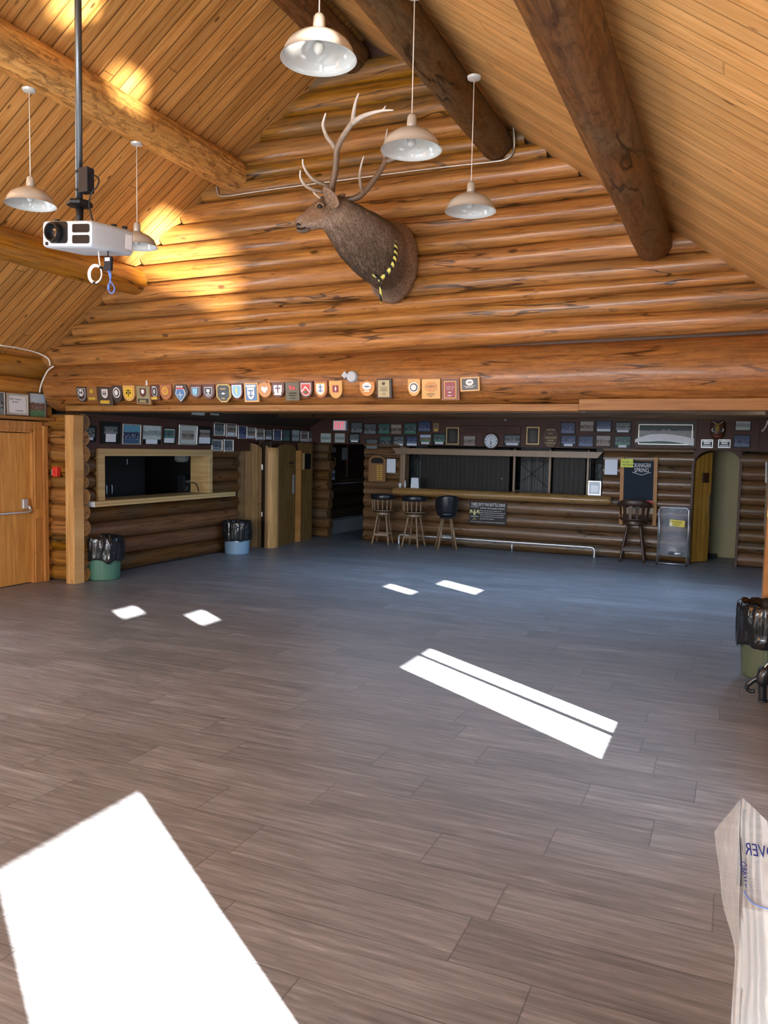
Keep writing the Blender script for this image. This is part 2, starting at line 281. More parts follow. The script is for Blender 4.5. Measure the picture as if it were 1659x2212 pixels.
# ------------------------------------------------------------------ mesh helpers
class MB:
    """collects shapes and links them as ONE mesh object"""
    def __init__(s): s.v = []; s.f = []; s.t = []; s.tint = 0.5
    def add(s, vs, fs):
        b = len(s.v); s.v += [tuple(v) for v in vs]; s.t += [s.tint]*len(vs)
        s.f += [tuple(b+i for i in f) for f in fs]; return b
    def box(s, c, d, m=None):
        x, y, z = (q/2 for q in d); c = Vector(c); vs = []
        for a in (-x, x):
            for b in (-y, y):
                for e in (-z, z):
                    p = Vector((a, b, e)); vs.append((m @ p if m else p) + c)
        s.add(vs, [(0, 1, 3, 2), (4, 6, 7, 5), (0, 4, 5, 1), (2, 3, 7, 6), (0, 2, 6, 4), (1, 5, 7, 3)]); return s
    def bx(s, x0, x1, y0, y1, z0, z1): return s.box(((x0+x1)/2, (y0+y1)/2, (z0+z1)/2), (abs(x1-x0), abs(y1-y0), abs(z1-z0)))
    def tube(s, pts, r, seg=8, cap=True, closed=False):
        pts = [Vector(p) for p in pts]; n = len(pts); rr = r if isinstance(r, (list, tuple)) else [r]*n
        up = None; base = len(s.v); rings = []
        for i, p in enumerate(pts):
            if closed: d = pts[(i+1) % n]-pts[i-1]
            else: d = pts[min(i+1, n-1)]-pts[max(i-1, 0)]
            d = d.normalized() if d.length > 1e-9 else Vector((0, 0, 1))
            if up is None: up = d.orthogonal().normalized()
            up = (up-up.dot(d)*d); up = up.normalized() if up.length > 1e-6 else d.orthogonal().normalized()
            sd = d.cross(up)
            rings.append(s.add([p+(up*math.cos(2*PI*k/seg)+sd*math.sin(2*PI*k/seg))*rr[i] for k in range(seg)], []))
        m = n if closed else n-1
        for i in range(m):
            a, b = rings[i], rings[(i+1) % n]
            for k in range(seg): s.f.append((a+k, a+(k+1) % seg, b+(k+1) % seg, b+k))
        if cap and not closed:
            s.f.append(tuple(rings[0]+k for k in range(seg))[::-1]); s.f.append(tuple(rings[-1]+k for k in range(seg)))
        return s
    def lathe(s, prof, c=(0, 0, 0), seg=32, m=None, cap=False):
        c = Vector(c); rings = []
        for r, z in prof:
            vs = []
            for k in range(seg):
                p = Vector((r*math.cos(2*PI*k/seg), r*math.sin(2*PI*k/seg), z)); vs.append((m @ p if m else p)+c)
            rings.append(s.add(vs, []))
        for a, b in zip(rings, rings[1:]):
            for k in range(seg): s.f.append((a+k, a+(k+1) % seg, b+(k+1) % seg, b+k))
        if cap: s.f.append(tuple(rings[0]+k for k in range(seg))[::-1]); s.f.append(tuple(rings[-1]+k for k in range(seg)))
        return s
    def prism(s, poly, y0, y1):
        """polygon given in local x,z; extruded from y0 (front) to y1"""
        n = len(poly); b = s.add([(x, y0, z) for x, z in poly]+[(x, y1, z) for x, z in poly], [])
        s.f.append(tuple(b+i for i in range(n))); s.f.append(tuple(b+n+i for i in range(n))[::-1])
        for i in range(n): j = (i+1) % n; s.f.append((b+i, b+n+i, b+n+j, b+j))
        return s
    def ring(s, outer, inner, y0, y1):
        """frame between two closed x,z outlines of equal length"""
        n = len(outer); b = s.add([(x, y0, z) for x, z in outer]+[(x, y0, z) for x, z in inner]+[(x, y1, z) for x, z in outer]+[(x, y1, z) for x, z in inner], [])
        for i in range(n):
            j = (i+1) % n
            s.f += [(b+i, b+j, b+n+j, b+n+i), (b+2*n+i, b+3*n+i, b+3*n+j, b+2*n+j), (b+i, b+2*n+i, b+2*n+j, b+j), (b+n+i, b+n+j, b+3*n+j, b+3*n+i)]
        return s
    def ball(s, c, r, seg=12, rings=8):
        r = r if isinstance(r, (tuple, list)) else (r, r, r); c = Vector(c); ids = []
        for i in range(1, rings):
            th = PI*i/rings
            ids.append(s.add([c+Vector((r[0]*math.sin(th)*math.cos(2*PI*k/seg), r[1]*math.sin(th)*math.sin(2*PI*k/seg), r[2]*math.cos(th))) for k in range(seg)], []))
        t = s.add([c+Vector((0, 0, r[2])), c-Vector((0, 0, r[2]))], [])
        for a, b in zip(ids, ids[1:]):
            for k in range(seg): s.f.append((a+k, b+k, b+(k+1) % seg, a+(k+1) % seg))
        for k in range(seg): s.f.append((t, ids[0]+k, ids[0]+(k+1) % seg)); s.f.append((t+1, ids[-1]+(k+1) % seg, ids[-1]+k))
        return s
    def log(s, p0, p1, r0, r1, seed, seg=18, step=0.16, cap=True, wob=0.06, tint=None):
        p0, p1 = Vector(p0), Vector(p1); L = (p1-p0).length; n = max(2, int(L/step)+1); d = (p1-p0).normalized()
        u = Vector((0, 0, 1)) if abs(d.z) < 0.9 else Vector((1, 0, 0)); sd = d.cross(u).normalized(); u = sd.cross(d)
        rnd = random.Random(seed); s.tint = rnd.random() if tint is None else tint; o = Vector((rnd.random()*90, rnd.random()*90, 0)); rings = []
        for i in range(n+1):
            f = i/n; c = p0.lerp(p1, f); r = r0+(r1-r0)*f; x = f*L
            c = c+u*noise.noise(Vector((x*0.35, 0, 0))+o)*r*wob*1.3
            vs = []
            for k in range(seg):
                a = 2*PI*k/seg
                q = r*(1+wob*noise.noise(Vector((x*0.8, 1.1*math.cos(a), 1.1*math.sin(a)))+o)+wob*0.35*noise.noise(Vector((x*3, 3*math.cos(a), 3*math.sin(a)))+o))
                vs.append(c+(u*math.cos(a)+sd*math.sin(a))*q)
            rings.append(s.add(vs, []))
        for a, b in zip(rings, rings[1:]):
            for k in range(seg): s.f.append((a+k, a+(k+1) % seg, b+(k+1) % seg, b+k))
        if cap:
            s.f.append(tuple(rings[0]+k for k in range(seg))[::-1]); s.f.append(tuple(rings[-1]+k for k in range(seg)))
        return s
    def build(s, name, mat, parent=None, smooth=None, bevel=0.0, shift=None, subd=0):
        me = bpy.data.meshes.new(name); vs = s.v
        if shift is not None: vs = [tuple(Vector(v)-Vector(shift)) for v in vs]
        me.from_pydata(vs, [], s.f)
        bm = bmesh.new(); bm.from_mesh(me); bmesh.ops.recalc_face_normals(bm, faces=bm.faces); bm.to_mesh(me); bm.free()
        a = me.attributes.new('tint', 'FLOAT', 'POINT'); a.data.foreach_set('value', s.t)
        me.materials.append(mat if not isinstance(mat, str) else M[mat])
        if smooth:
            me.polygons.foreach_set('use_smooth', [True]*len(me.polygons))
            if smooth != 'all' and hasattr(me, 'set_sharp_from_angle'): me.set_sharp_from_angle(angle=math.radians(smooth if smooth is not True else 40))
        o = bpy.data.objects.new(name, me); C.objects.link(o)
        if parent is not None: o.parent = parent
        if bevel:
            b = o.modifiers.new('bevel', 'BEVEL'); b.width = bevel; b.segments = 2; b.limit_method = 'ANGLE'
        if subd:
            b = o.modifiers.new('subdivision', 'SUBSURF'); b.levels = subd; b.render_levels = subd
        return o
def tag(o, label=None, cat=None, group=None, kind=None):
    if label: o['label'] = label
    if cat: o['category'] = cat
    if group: o['group'] = group
    if kind: o['kind'] = kind
    return o
def thing(name, label, cat, loc=(0, 0, 0), rz=0.0, group=None, rot=None):
    o = bpy.data.objects.new(name, None); C.objects.link(o); o.empty_display_size = 0.1
    o.location = loc; o.rotation_euler = rot if rot else (0, 0, rz); return tag(o, label, cat, group)
def struct(o): o['kind'] = 'structure'; return o
def copy_tree(o, loc, rz=None, label=None):
    c = o.copy(); C.objects.link(c); c.location = loc
    if rz is not None: c.rotation_euler = (0, 0, rz)
    if label: c['label'] = label
    for ch in list(o.children):
        d = ch.copy(); C.objects.link(d); d.parent = c
        for g in list(ch.children):
            e = g.copy(); C.objects.link(e); e.parent = d
    return c
def text(name, body, w, h, mat, parent, loc, extrude=0.0008, flip=False, rot=None, align='CENTER', shear=0.0):
    """lettering as mesh, fitted into w x h, standing in local x,z and read from -y"""
    cu = bpy.data.curves.new(name, 'FONT'); cu.body = body; cu.align_x = align; cu.align_y = 'CENTER'; cu.extrude = extrude; cu.resolution_u = 2; cu.shear = shear
    ob = bpy.data.objects.new(name, cu); C.objects.link(ob)
    dg = bpy.context.evaluated_depsgraph_get(); me = bpy.data.meshes.new_from_object(ob.evaluated_get(dg))
    bpy.data.objects.remove(ob); bpy.data.curves.remove(cu); me.name = name
    xs = [v.co.x for v in me.vertices] or [0]; ys = [v.co.y for v in me.vertices] or [0]
    sx = w/max(1e-6, max(xs)-min(xs)); sy = h/max(1e-6, max(ys)-min(ys)); cx = (max(xs)+min(xs))/2; cy = (max(ys)+min(ys))/2
    for v in me.vertices:
        x, y, z = (v.co.x-cx)*sx*(-1 if flip else 1), (v.co.y-cy)*sy, v.co.z; v.co = (x, -z, y)
    me.materials.clear(); me.materials.append(M[mat]); o = bpy.data.objects.new(name, me); C.objects.link(o); o.parent = parent; o.location = loc
    if rot: o.rotation_euler = rot
    return o
def smoothpath(pts, n=6):
    """Catmull-Rom through the points"""
    P = [Vector(p) for p in pts]; out = []
    for i in range(len(P)-1):
        a, b, c, d = P[max(i-1, 0)], P[i], P[i+1], P[min(i+2, len(P)-1)]
        for k in range(n):
            t = k/n; out.append(0.5*((2*b)+(c-a)*t+(2*a-5*b+4*c-d)*t*t+(3*b-a-3*c+d)*t**3))
    return out+[P[-1]]

# ------------------------------------------------------------------ the setting
GY = 8.0                                     # gable wall face
XL, XR, RX, RZ, EZ = -8.4, 0.65, -3.88, 6.22, 2.98
SL = (RZ-EZ)/(RX-XL); SR = (RZ-3.0)/(XR-RX)
YB = -6.0
BY = 14.6                                    # bar wall face
struct(MB().bx(-10, 1.2, YB-0.3, 19, -0.12, 0).build('floor', 'floor'))

def slope(name, x0, z0, x1, z1, mat):
    L = math.hypot(x1-x0, z1-z0); o = MB().bx(-0.3, L+0.3, YB-0.3, GY+0.35, 0, 0.1).build(name, mat)
    o.location = (x0, 0, z0); o.rotation_euler = (0, -math.atan2(z1-z0, x1-x0), 0); return struct(o)
def slope_r(name, x0, z0, x1, z1, mat):
    L = math.hypot(x1-x0, z1-z0); o = MB().bx(-0.0, L+0.3, YB-0.3, GY+0.35, 0, 0.1).build(name, mat)
    o.location = (x0, 0, z0); o.rotation_euler = (0, -math.atan2(z1-z0, x1-x0), 0); return struct(o)
o = MB().bx(-0.3, math.hypot(RX-XL, RZ-EZ), YB-0.3, GY+0.35, 0, 0.1).build('ceiling_left', 'ceil_left')
o.location = (XL, 0, EZ); o.rotation_euler = (0, -math.atan2(RZ-EZ, RX-XL), 0); struct(o)
slope_r('ceiling_right', RX, RZ, XR, 3.0, 'ceil_right')

def zl(x): return EZ+SL*(x-XL)
def zr(x): return RZ-SR*(x-RX)
def xl(z): return XL+(z-EZ)/SL
def xr(z): return RX+(RZ-z)/SR
# gable wall of stacked logs, boundaries measured at two stations along the wall
EDG = [(2.86, 2.95), (3.15, 3.18), (3.27, 3.37), (3.42, 3.49), (3.63, 3.70), (3.85, 3.92), (4.06, 4.10), (4.27, 4.31), (4.49, 4.51),
       (4.71, 4.72), (4.89, 4.87), (5.05, 5.03), (5.31, 5.25), (5.53, 5.48), (5.76, 5.72), (6.02, 5.97)]
g = MB()
for i, ((a0, a1), (b0, b1)) in enumerate(zip(EDG, EDG[1:])):
    zlow = min(a0, a1)
    xa = max(xl(zlow+0.06), XL-0.1); xb = min(xr(zlow+0.06), XR+0.2)
    def at(x, e0, e1): return e0+(e1-e0)*(x+5.4)/3.9
    la, ha, lb, hb = at(xa, a0, a1), at(xa, b0, b1), at(xb, a0, a1), at(xb, b0, b1)
    ra, rb = max(0.055, (ha-la)/2)*1.045, max(0.055, (hb-lb)/2)*1.045
    AGE = (0.05, 0.30, 0.12, 0.22, 0.0, 0.28, 0.10, 0.25, 0.15, 0.45, 0.75, 0.25, 0.62, 0.80, 0.95, 0.5)[i]
    g.log((xa, GY+ra-0.01, (la+ha)/2), (xb, GY+rb-0.01, (lb+hb)/2), ra, rb, 100+i, 24, 0.12, wob=0.085, tint=AGE)
gw = struct(g.build('wall_gable', 'gable_log', smooth=50))
struct(MB().prism([(XL-0.1, 2.75), (XR+0.2, 2.75), (XR+0.2, 2.95), (RX, RZ+0.02), (XL-0.1, EZ)], GY+0.12, GY+0.3).build('wall_gable_backing', 'walnut'))
# header log over the wide opening, and its trim
b = MB(); b.log((XL+0.12, GY+0.17, 2.565), (XR+0.1, GY+0.17, 2.635), 0.315, 0.325, 7, 40, 0.12, wob=0.045)
struct(b.build('beam_header', 'beam_log', smooth=60))
tr = MB(); tr.bx(-7.98, -1.42, GY-0.06, GY+0.34, PY(700, 888, GY-0.06).z, PY(700, 874, GY-0.06).z); tr.bx(-1.42, XR, GY-0.06, GY+0.2, PY(1500, 886, GY-0.06).z, PY(1500, 860, GY-0.06).z)
struct(tr.build('trim_1', 'trim', bevel=0.004))

# purlins
def purlin(name, x, z, r, seed, mat, y1=GY+0.02, z1=None):
    m = MB(); m.log((x, YB, z), (x, y1, z1 or z), r, r*0.97, seed, 28, 0.16, wob=0.06); return struct(m.build(name, mat, smooth=60))
purlin('beam_purlin_upper_left', -5.46, 4.95, 0.19, 21, 'purlin_pale')
purlin('beam_purlin_lower_left', -6.88, 3.83, 0.165, 22, 'side_log')
purlin('beam_purlin_upper_right', -2.34, 4.90, 0.165, 23, 'purlin_dark')
purlin('beam_purlin_lower_right', -0.80, 3.80, 0.165, 24, 'purlin_dark')
purlin('beam_ridge', -3.94, 5.99, 0.165, 25, 'purlin_dark')

# stub of log ends left of the opening, with a pale post at its end
def courses(z0, z1, h, seed):
    rnd = random.Random(seed); z = z0; out = []
    while z < z1-0.06:
        d = min(h*(0.85+0.3*rnd.random()), z1-z); out.append((z, z+d)); z += d
    return out
sl = MB(); ends = MB()
for i, (a, c) in enumerate(courses(0, 2.26, 0.19, 5)):
    r = (c-a)/2*1.06; sl.log((XL-0.05, GY+0.15, (a+c)/2), (-7.885, GY+0.15, (a+c)/2), r, r, 300+i, 18, 0.1, wob=0.04)
    ends.lathe([(0.0005, 0), (r*0.97, 0), (r*0.97, 0.006)], (-7.886, GY+0.15, (a+c)/2), 20, Matrix.Rotation(PI/2, 3, 'Y'))
sw = struct(sl.build('wall_gable_stub_left', 'gable_log', smooth=50)); struct(ends.build('trim_2', 'endgrain'))
po = MB(); pr = []
for i in range(15):
    z = 2.2*i/14; k = 0.012*noise.noise(Vector((z*3, 1, 2))); pr.append((z, k))
for (za, ka), (zb, kb) in zip(pr, pr[1:]):
    po.add([(-7.985, GY-0.07, za), (-7.84+ka, GY-0.07, za), (-7.84+ka, GY+0.1, za), (-7.985, GY+0.1, za), (-7.985, GY-0.07, zb), (-7.84+kb, GY-0.07, zb), (-7.84+kb, GY+0.1, zb), (-7.985, GY+0.1, zb)],
           [(0, 1, 5, 4), (1, 2, 6, 5), (2, 3, 7, 6), (3, 0, 4, 7)])
struct(po.build('pillar_left_post', 'post'))
# right stub and post
sr = MB()
for i, (a, c) in enumerate(courses(0, 2.26, 0.2, 6)):
    r = (c-a)/2*1.06; sr.log((0.36, GY+0.15, (a+c)/2), (XR+0.1, GY+0.15, (a+c)/2), r, r, 330+i, 16, 0.1, wob=0.04)
struct(sr.build('wall_gable_stub_right', 'gable_log', smooth=50))
struct(MB().bx(0.285, 0.37, GY-0.07, GY+0.3, 0, 2.18).build('pillar_right_post', 'trim_v', bevel=0.004))

# left wall with door; logs run along y
lw = MB()
LWIN = (1.5, 5.4, 0.86, 2.12)                # opening added for the left fill lamp, nearer than the exit door
for i, (a, c) in enumerate(courses(2.12, 3.02, 0.29, 3)):
    r = (c-a)/2*1.06; lw.log((XL-r+0.02, YB, (a+c)/2), (XL-r+0.02, GY+0.1, (a+c)/2), r, r, 400+i, 18, 0.2)
for i, (a, c) in enumerate(courses(0, 0.86, 0.2, 4)+courses(0.86, 2.12, 0.2, 41)):
    r = (c-a)/2*1.06
    for ya, yb in ([(YB, 6.5)] if c <= 0.87 else [(YB, LWIN[0]), (LWIN[1], 6.5)]): lw.log((XL-r+0.02, ya, (a+c)/2), (XL-r+0.02, yb, (a+c)/2), r, r, 420+i, 16, 0.25)
    lw.log((XL-r+0.03, 7.96, (a+c)/2), (XL-r+0.03, GY+0.1, (a+c)/2), r, r, 440+i, 16, 0.1)
struct(lw.build('wall_left', 'side_log', smooth=50))


# right wall: log courses broken by the windows (near window, far window, small openings added to throw floor sun spots)
WIN = [(-0.15, 0.83, 0.30, 1.43), (3.88, 4.70, 0.525, 1.31), (1.90, 2.32, 2.60, 2.83), (2.68, 3.08, 2.24, 2.46), (6.25, 6.60, 1.75, 2.0), (7.20, 7.76, 1.46, 1.78),
       (-4.9, -0.9, 0.9, 2.3)]
def cut_wall(name, axis_x, y0, y1, z0, z1, holes, mat, t0, t1):
    """slab in the y,z plane with rectangular openings"""
    ys = sorted({y0, y1, *[h[0] for h in holes], *[h[1] for h in holes]}); zs = sorted({z0, z1, *[h[2] for h in holes], *[h[3] for h in holes]}); m = MB()
    for ya, yb in zip(ys, ys[1:]):
        run = None
        for za, zb in list(zip(zs, zs[1:]))+[(None, None)]:
            solid = za is not None and not any(h[0] <= (ya+yb)/2 <= h[1] and h[2] <= (za+zb)/2 <= h[3] for h in holes)
            if solid: run = (run[0], zb) if run else (za, zb)
            elif run: 
                if axis_x: m.bx(t0, t1, ya, yb, *run)
                else: m.bx(ya, yb, t0, t1, *run)
                run = None
    return struct(m.build(name, mat))
cut_wall('wall_left_backing', True, YB, GY+0.3, 0, 3.1, [LWIN], 'walnut', XL-0.42, XL-0.3)
BWIN = [(9.8, 12.6, 1.0, 2.0)]
cut_wall('wall_right', True, YB-0.2, 19, 0, 3.1, WIN+BWIN, 'side_log', XR, XR+0.12)
cut_wall('wall_back', False, XL-0.4, XR+0.2, 0, 6.3, [(-7.1, -4.1, 0.9, 3.2), (-3.7, -0.7, 0.9, 3.2)], 'gable_log', YB-0.15, YB)
rl = MB()
for i, (a, c) in enumerate(courses(0, 3.0, 0.2, 43)):
    hs = sorted((h[0]-0.12, h[1]+0.12) for h in WIN+BWIN if h[2] < c+0.06 and h[3] > a-0.06); y = YB; r = (c-a)/2*1.06
    for h0, h1 in hs+[(18.9, 18.9)]:
        if h0-y > 0.1 and not (y < 8 < h0 and False): rl.log((XR+0.076, y, (a+c)/2), (XR+0.076, h0, (a+c)/2), r, r, 800+i, 14, 0.4, wob=0.04)
        y = max(y, h1)
struct(rl.build('wall_right_logs', 'side_log', smooth=50))
def window(n, x, y0, y1, z0, z1, mull=0):
    f = MB().bx(x, x+0.07, y0-0.0, y0+0.012, z0, z1).bx(x, x+0.07, y1-0.012, y1, z0, z1).bx(x, x+0.07, y0, y1, z0, z0+0.012).bx(x, x+0.07, y0, y1, z1-0.012, z1)
    for k in range(mull):
        yy = y0+(y1-y0)*(0.62 if mull == 1 else (k+1)/(mull+1)); f.bx(x+0.02, x+0.05, yy-0.022, yy+0.022, z0, z1)
    o = struct(f.build('window_%d' % n, 'post')); MB().bx(x+0.03, x+0.034, y0+0.01, y1-0.01, z0+0.01, z1-0.01).build('pane', 'glass', o); return o
for i, h in enumerate(WIN+BWIN): window(i+1, XR+0.03, *h, mull=1 if i == 1 else (3 if i in (6, 7) else 0))
window(11, XL-0.25, *LWIN, mull=3)  # unseen window added to go with the left fill lamp
for j, (a, c) in enumerate(((-7.1, -4.1), (-3.7, -0.7))):
    f = MB().bx(a, a+0.05, YB-0.1, YB-0.04, 0.9, 3.2).bx(c-0.05, c, YB-0.1, YB-0.04, 0.9, 3.2).bx(a, c, YB-0.1, YB-0.04, 0.9, 0.95).bx(a, c, YB-0.1, YB-0.04, 3.15, 3.2).bx((a+c)/2-0.03, (a+c)/2+0.03, YB-0.1, YB-0.04, 0.95, 3.15)
    o = struct(f.build('window_%d' % (9+j), 'post')); MB().bx(a+0.04, c-0.04, YB-0.075, YB-0.07, 0.94, 3.16).build('pane', 'glass', o)

# bar room -----------------------------------------------------------------
KX = -8.05                                   # kitchen wall face
struct(MB().bx(-10, XR+0.2, GY+0.34, 19, 2.5, 2.6).build('ceiling_bar', 'rug_dark'))
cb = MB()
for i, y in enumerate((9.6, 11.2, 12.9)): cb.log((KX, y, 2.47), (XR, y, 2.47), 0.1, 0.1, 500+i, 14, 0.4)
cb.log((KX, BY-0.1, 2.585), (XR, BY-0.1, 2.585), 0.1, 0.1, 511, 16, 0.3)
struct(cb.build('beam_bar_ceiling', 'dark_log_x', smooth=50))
# kitchen wall: opening y 8.55..11.19, z 1.06..1.76
kw = MB()
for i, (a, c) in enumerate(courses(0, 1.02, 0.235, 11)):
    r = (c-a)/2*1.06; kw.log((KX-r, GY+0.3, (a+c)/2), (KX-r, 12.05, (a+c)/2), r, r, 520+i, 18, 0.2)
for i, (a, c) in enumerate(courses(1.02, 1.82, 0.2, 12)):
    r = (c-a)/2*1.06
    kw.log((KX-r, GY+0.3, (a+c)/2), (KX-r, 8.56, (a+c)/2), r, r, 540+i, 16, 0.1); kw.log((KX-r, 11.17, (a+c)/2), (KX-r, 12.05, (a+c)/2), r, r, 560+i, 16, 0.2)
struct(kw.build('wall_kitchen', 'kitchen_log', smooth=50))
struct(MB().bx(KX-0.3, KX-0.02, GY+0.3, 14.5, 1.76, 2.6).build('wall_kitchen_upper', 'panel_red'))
pk = MB().bx(KX-0.02, KX+0.012, GY+0.3, 12.0, 1.76, 2.2).bx(KX-0.02, KX+0.03, GY+0.3, 14.45, 2.2, 2.235).bx(KX-0.02, KX+0.012, 12.0, 14.45, 1.93, 2.2)
struct(pk.build('trim_3', 'panel_red', bevel=0.004))
sp = MB(); sp.add([(KX, GY+0.3, 2.236), (KX, 14.45, 2.236), (KX+0.45, 14.45, 2.5), (KX+0.45, GY+0.3, 2.5)], [(0, 1, 2, 3)]); sp.bx(KX-0.02, KX+0.02, GY+0.3, 14.45, 2.236, 2.26)
struct(sp.build('trim_4', 'rug_dark'))
# kitchen behind the hatch
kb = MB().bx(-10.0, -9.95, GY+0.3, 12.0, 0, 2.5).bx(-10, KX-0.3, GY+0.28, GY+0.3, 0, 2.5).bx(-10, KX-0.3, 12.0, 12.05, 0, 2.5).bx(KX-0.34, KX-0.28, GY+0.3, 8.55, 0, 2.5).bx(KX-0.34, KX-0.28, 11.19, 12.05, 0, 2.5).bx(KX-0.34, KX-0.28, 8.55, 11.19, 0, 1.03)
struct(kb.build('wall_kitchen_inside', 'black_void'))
# bar wall logs
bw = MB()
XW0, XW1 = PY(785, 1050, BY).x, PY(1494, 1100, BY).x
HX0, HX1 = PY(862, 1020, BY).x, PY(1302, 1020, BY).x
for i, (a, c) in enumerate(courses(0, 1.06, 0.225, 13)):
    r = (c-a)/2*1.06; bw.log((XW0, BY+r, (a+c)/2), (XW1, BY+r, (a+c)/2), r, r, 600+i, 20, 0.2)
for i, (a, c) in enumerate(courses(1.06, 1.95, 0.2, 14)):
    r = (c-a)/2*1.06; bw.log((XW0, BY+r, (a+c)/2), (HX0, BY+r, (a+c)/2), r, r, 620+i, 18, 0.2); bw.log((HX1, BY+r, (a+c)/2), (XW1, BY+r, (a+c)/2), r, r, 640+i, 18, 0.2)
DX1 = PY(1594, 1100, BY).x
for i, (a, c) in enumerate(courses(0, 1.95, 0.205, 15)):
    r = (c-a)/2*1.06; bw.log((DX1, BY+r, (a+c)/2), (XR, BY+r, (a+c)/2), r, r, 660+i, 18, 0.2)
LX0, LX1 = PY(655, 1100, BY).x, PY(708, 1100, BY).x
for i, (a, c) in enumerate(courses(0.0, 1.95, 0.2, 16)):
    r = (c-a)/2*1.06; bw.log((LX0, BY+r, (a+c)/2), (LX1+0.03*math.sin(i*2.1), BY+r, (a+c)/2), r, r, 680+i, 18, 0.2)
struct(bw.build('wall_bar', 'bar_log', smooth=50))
DX0 = XW1
def arch(x0, x1, zs, zt, n=14):
    cx, hw = (x0+x1)/2, (x1-x0)/2
    return [(cx+hw*math.cos(PI*k/n), zs+(zt-zs)*math.sin(PI*k/n)) for k in range(n+1)]
# board over the bar, with the door arch cut into its lower edge
ar = arch(DX0+0.02, DX1-0.0, 1.74, 1.955)
ub = MB()
ub.bx(-10, DX0+0.02, BY+0.02, BY+0.2, 1.93, 2.5)
ub.bx(DX1, XR, BY+0.02, BY+0.2, 1.93, 2.5)
for (xa, za), (xb, zb) in zip(ar, ar[1:]):
    ub.prism([(xb, zb), (xa, za), (xa, 2.5), (xb, 2.5)], BY+0.02, BY+0.2)
ub.bx(DX0-0.02, DX0+0.022, BY+0.02, BY+0.2, 1.7, 2.0); ub.bx(DX1-0.002, DX1+0.02, BY+0.02, BY+0.2, 1.7, 2.0)
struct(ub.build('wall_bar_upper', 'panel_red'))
mo = MB().bx(PY(785, 900, BY).x, XR, BY-0.03, BY+0.03, 2.42, 2.46).bx(PY(785, 900, BY).x, PY(858, 970, BY).x, BY-0.02, BY+0.03, 1.925, 1.95).bx(PY(1302, 970, BY).x, PY(1370, 970, BY).x, BY-0.02, BY+0.03, 1.925, 1.95)
struct(mo.build('trim_5', 'walnut'))
# inside the bar
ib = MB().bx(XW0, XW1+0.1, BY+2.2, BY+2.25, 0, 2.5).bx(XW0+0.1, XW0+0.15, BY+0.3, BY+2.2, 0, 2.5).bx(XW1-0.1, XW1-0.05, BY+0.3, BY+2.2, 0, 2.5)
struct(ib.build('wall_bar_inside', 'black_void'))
# passage on the left: log wall along y, concrete plinth, end wall
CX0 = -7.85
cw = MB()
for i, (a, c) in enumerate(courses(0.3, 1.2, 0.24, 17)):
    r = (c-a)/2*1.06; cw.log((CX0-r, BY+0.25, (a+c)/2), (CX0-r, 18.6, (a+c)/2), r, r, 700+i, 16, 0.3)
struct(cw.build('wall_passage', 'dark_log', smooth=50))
struct(MB().bx(CX0-0.2, CX0-0.02, BY+0.2, 18.6, 1.2, 2.5).bx(CX0-0.2, XW0+0.1, 18.55, 18.7, 0, 2.5).bx(XW0+0.1, XW0+0.2, BY+0.3, 18.6, 0, 2.5).build('wall_passage_boards', 'rug_dark'))
struct(MB().bx(CX0-0.2, CX0+0.03, BY+0.2, 18.5, 0, 0.29).build('baseboard_passage', 'plinth'))
# beyond the arched door
struct(MB().bx(DX0-0.3, DX1+0.6, BY+1.25, BY+1.3, 0, 2.5).build('wall_beyond_door', 'beige_wall'))
struct(MB().bx(DX0-0.34, DX0-0.3, BY+0.2, BY+1.25, 0, 2.5).bx(DX1+0.02, DX1+0.06, BY+0.2, BY+1.25, 0, 2.5).build('wall_door_passage', 'rug_dark'))
jm = MB().bx(DX1-0.01, DX1+0.03, BY-0.02, BY+0.3, 0, 1.75).bx(DX0-0.03, DX0+0.01, BY-0.02, BY+0.3, 0, 1.75)
struct(jm.build('trim_6', 'walnut'))

# unseen slabs added as blockers: upper shades bar windows, lower stops stray upward sun
struct(MB().bx(XR+0.12, 5.2, 6.65, 17, 2.42, 2.5).build('ceiling_sun_blocker', 'rug_dark'))
struct(MB().bx(XR+0.12, 6.0, 4.9, 17, -0.12, 0.0).bx(3.45, 6.0, 3.4, 4.9, -0.12, 0.0).build('floor_ray_blocker', 'rug_dark'))

# ------------------------------------------------------------------ hall fittings
def make_pendant(loc, top, label, r=0.2):
    t = thing('pendant_lamp', label, 'lamp', loc, group='enamel pendant lamps')
    prof = [(0.028, 0.045), (0.05, 0.04), (0.085, 0.022), (0.13, 0.0), (0.165, -0.03), (0.185, -0.065), (0.186, -0.075), (0.2, -0.1), (0.203, -0.104)]
    k = r/0.203; prof = [(a*k, b*k) for a, b in prof]
    MB().lathe(prof, seg=40).build('lamp_shade', 'enamel_out', t, smooth=60)
    inn = [(a-0.0025, b-0.003) for a, b in prof]; inn[-1] = (prof[-1][0], prof[-1][1])
    MB().lathe([(0.0005, inn[0][1])]+inn, seg=40).build('shade_lining', 'enamel', t, smooth=60)
    MB().lathe([(0.0005, 0.125), (0.016, 0.125), (0.024, 0.118), (0.03, 0.105), (0.034, 0.04), (0.03, 0.036)], seg=24).build('socket_cover', 'enamel_out', t, smooth=50)
    b = MB().ball((0, 0, -0.045), (0.03, 0.03, 0.036), 14, 10); b.lathe([(0.014, -0.015), (0.016, 0.03)], seg=12); b.build('bulb', 'enamel', t, smooth='all')
    MB().tube([(0, 0, 0.12), (top[0]-loc[0], top[1]-loc[1], top[2]-loc[2])], 0.0035, 6).build('cord', 'cord', t, smooth='all')
    MB().lathe([(0.0005, 0.0), (0.055, 0.0), (0.05, -0.018), (0.012, -0.026), (0.0005, -0.026)], (top[0]-loc[0], top[1]-loc[1], top[2]-loc[2]), 24).build('canopy', 'enamel', t, smooth=40)
    return t
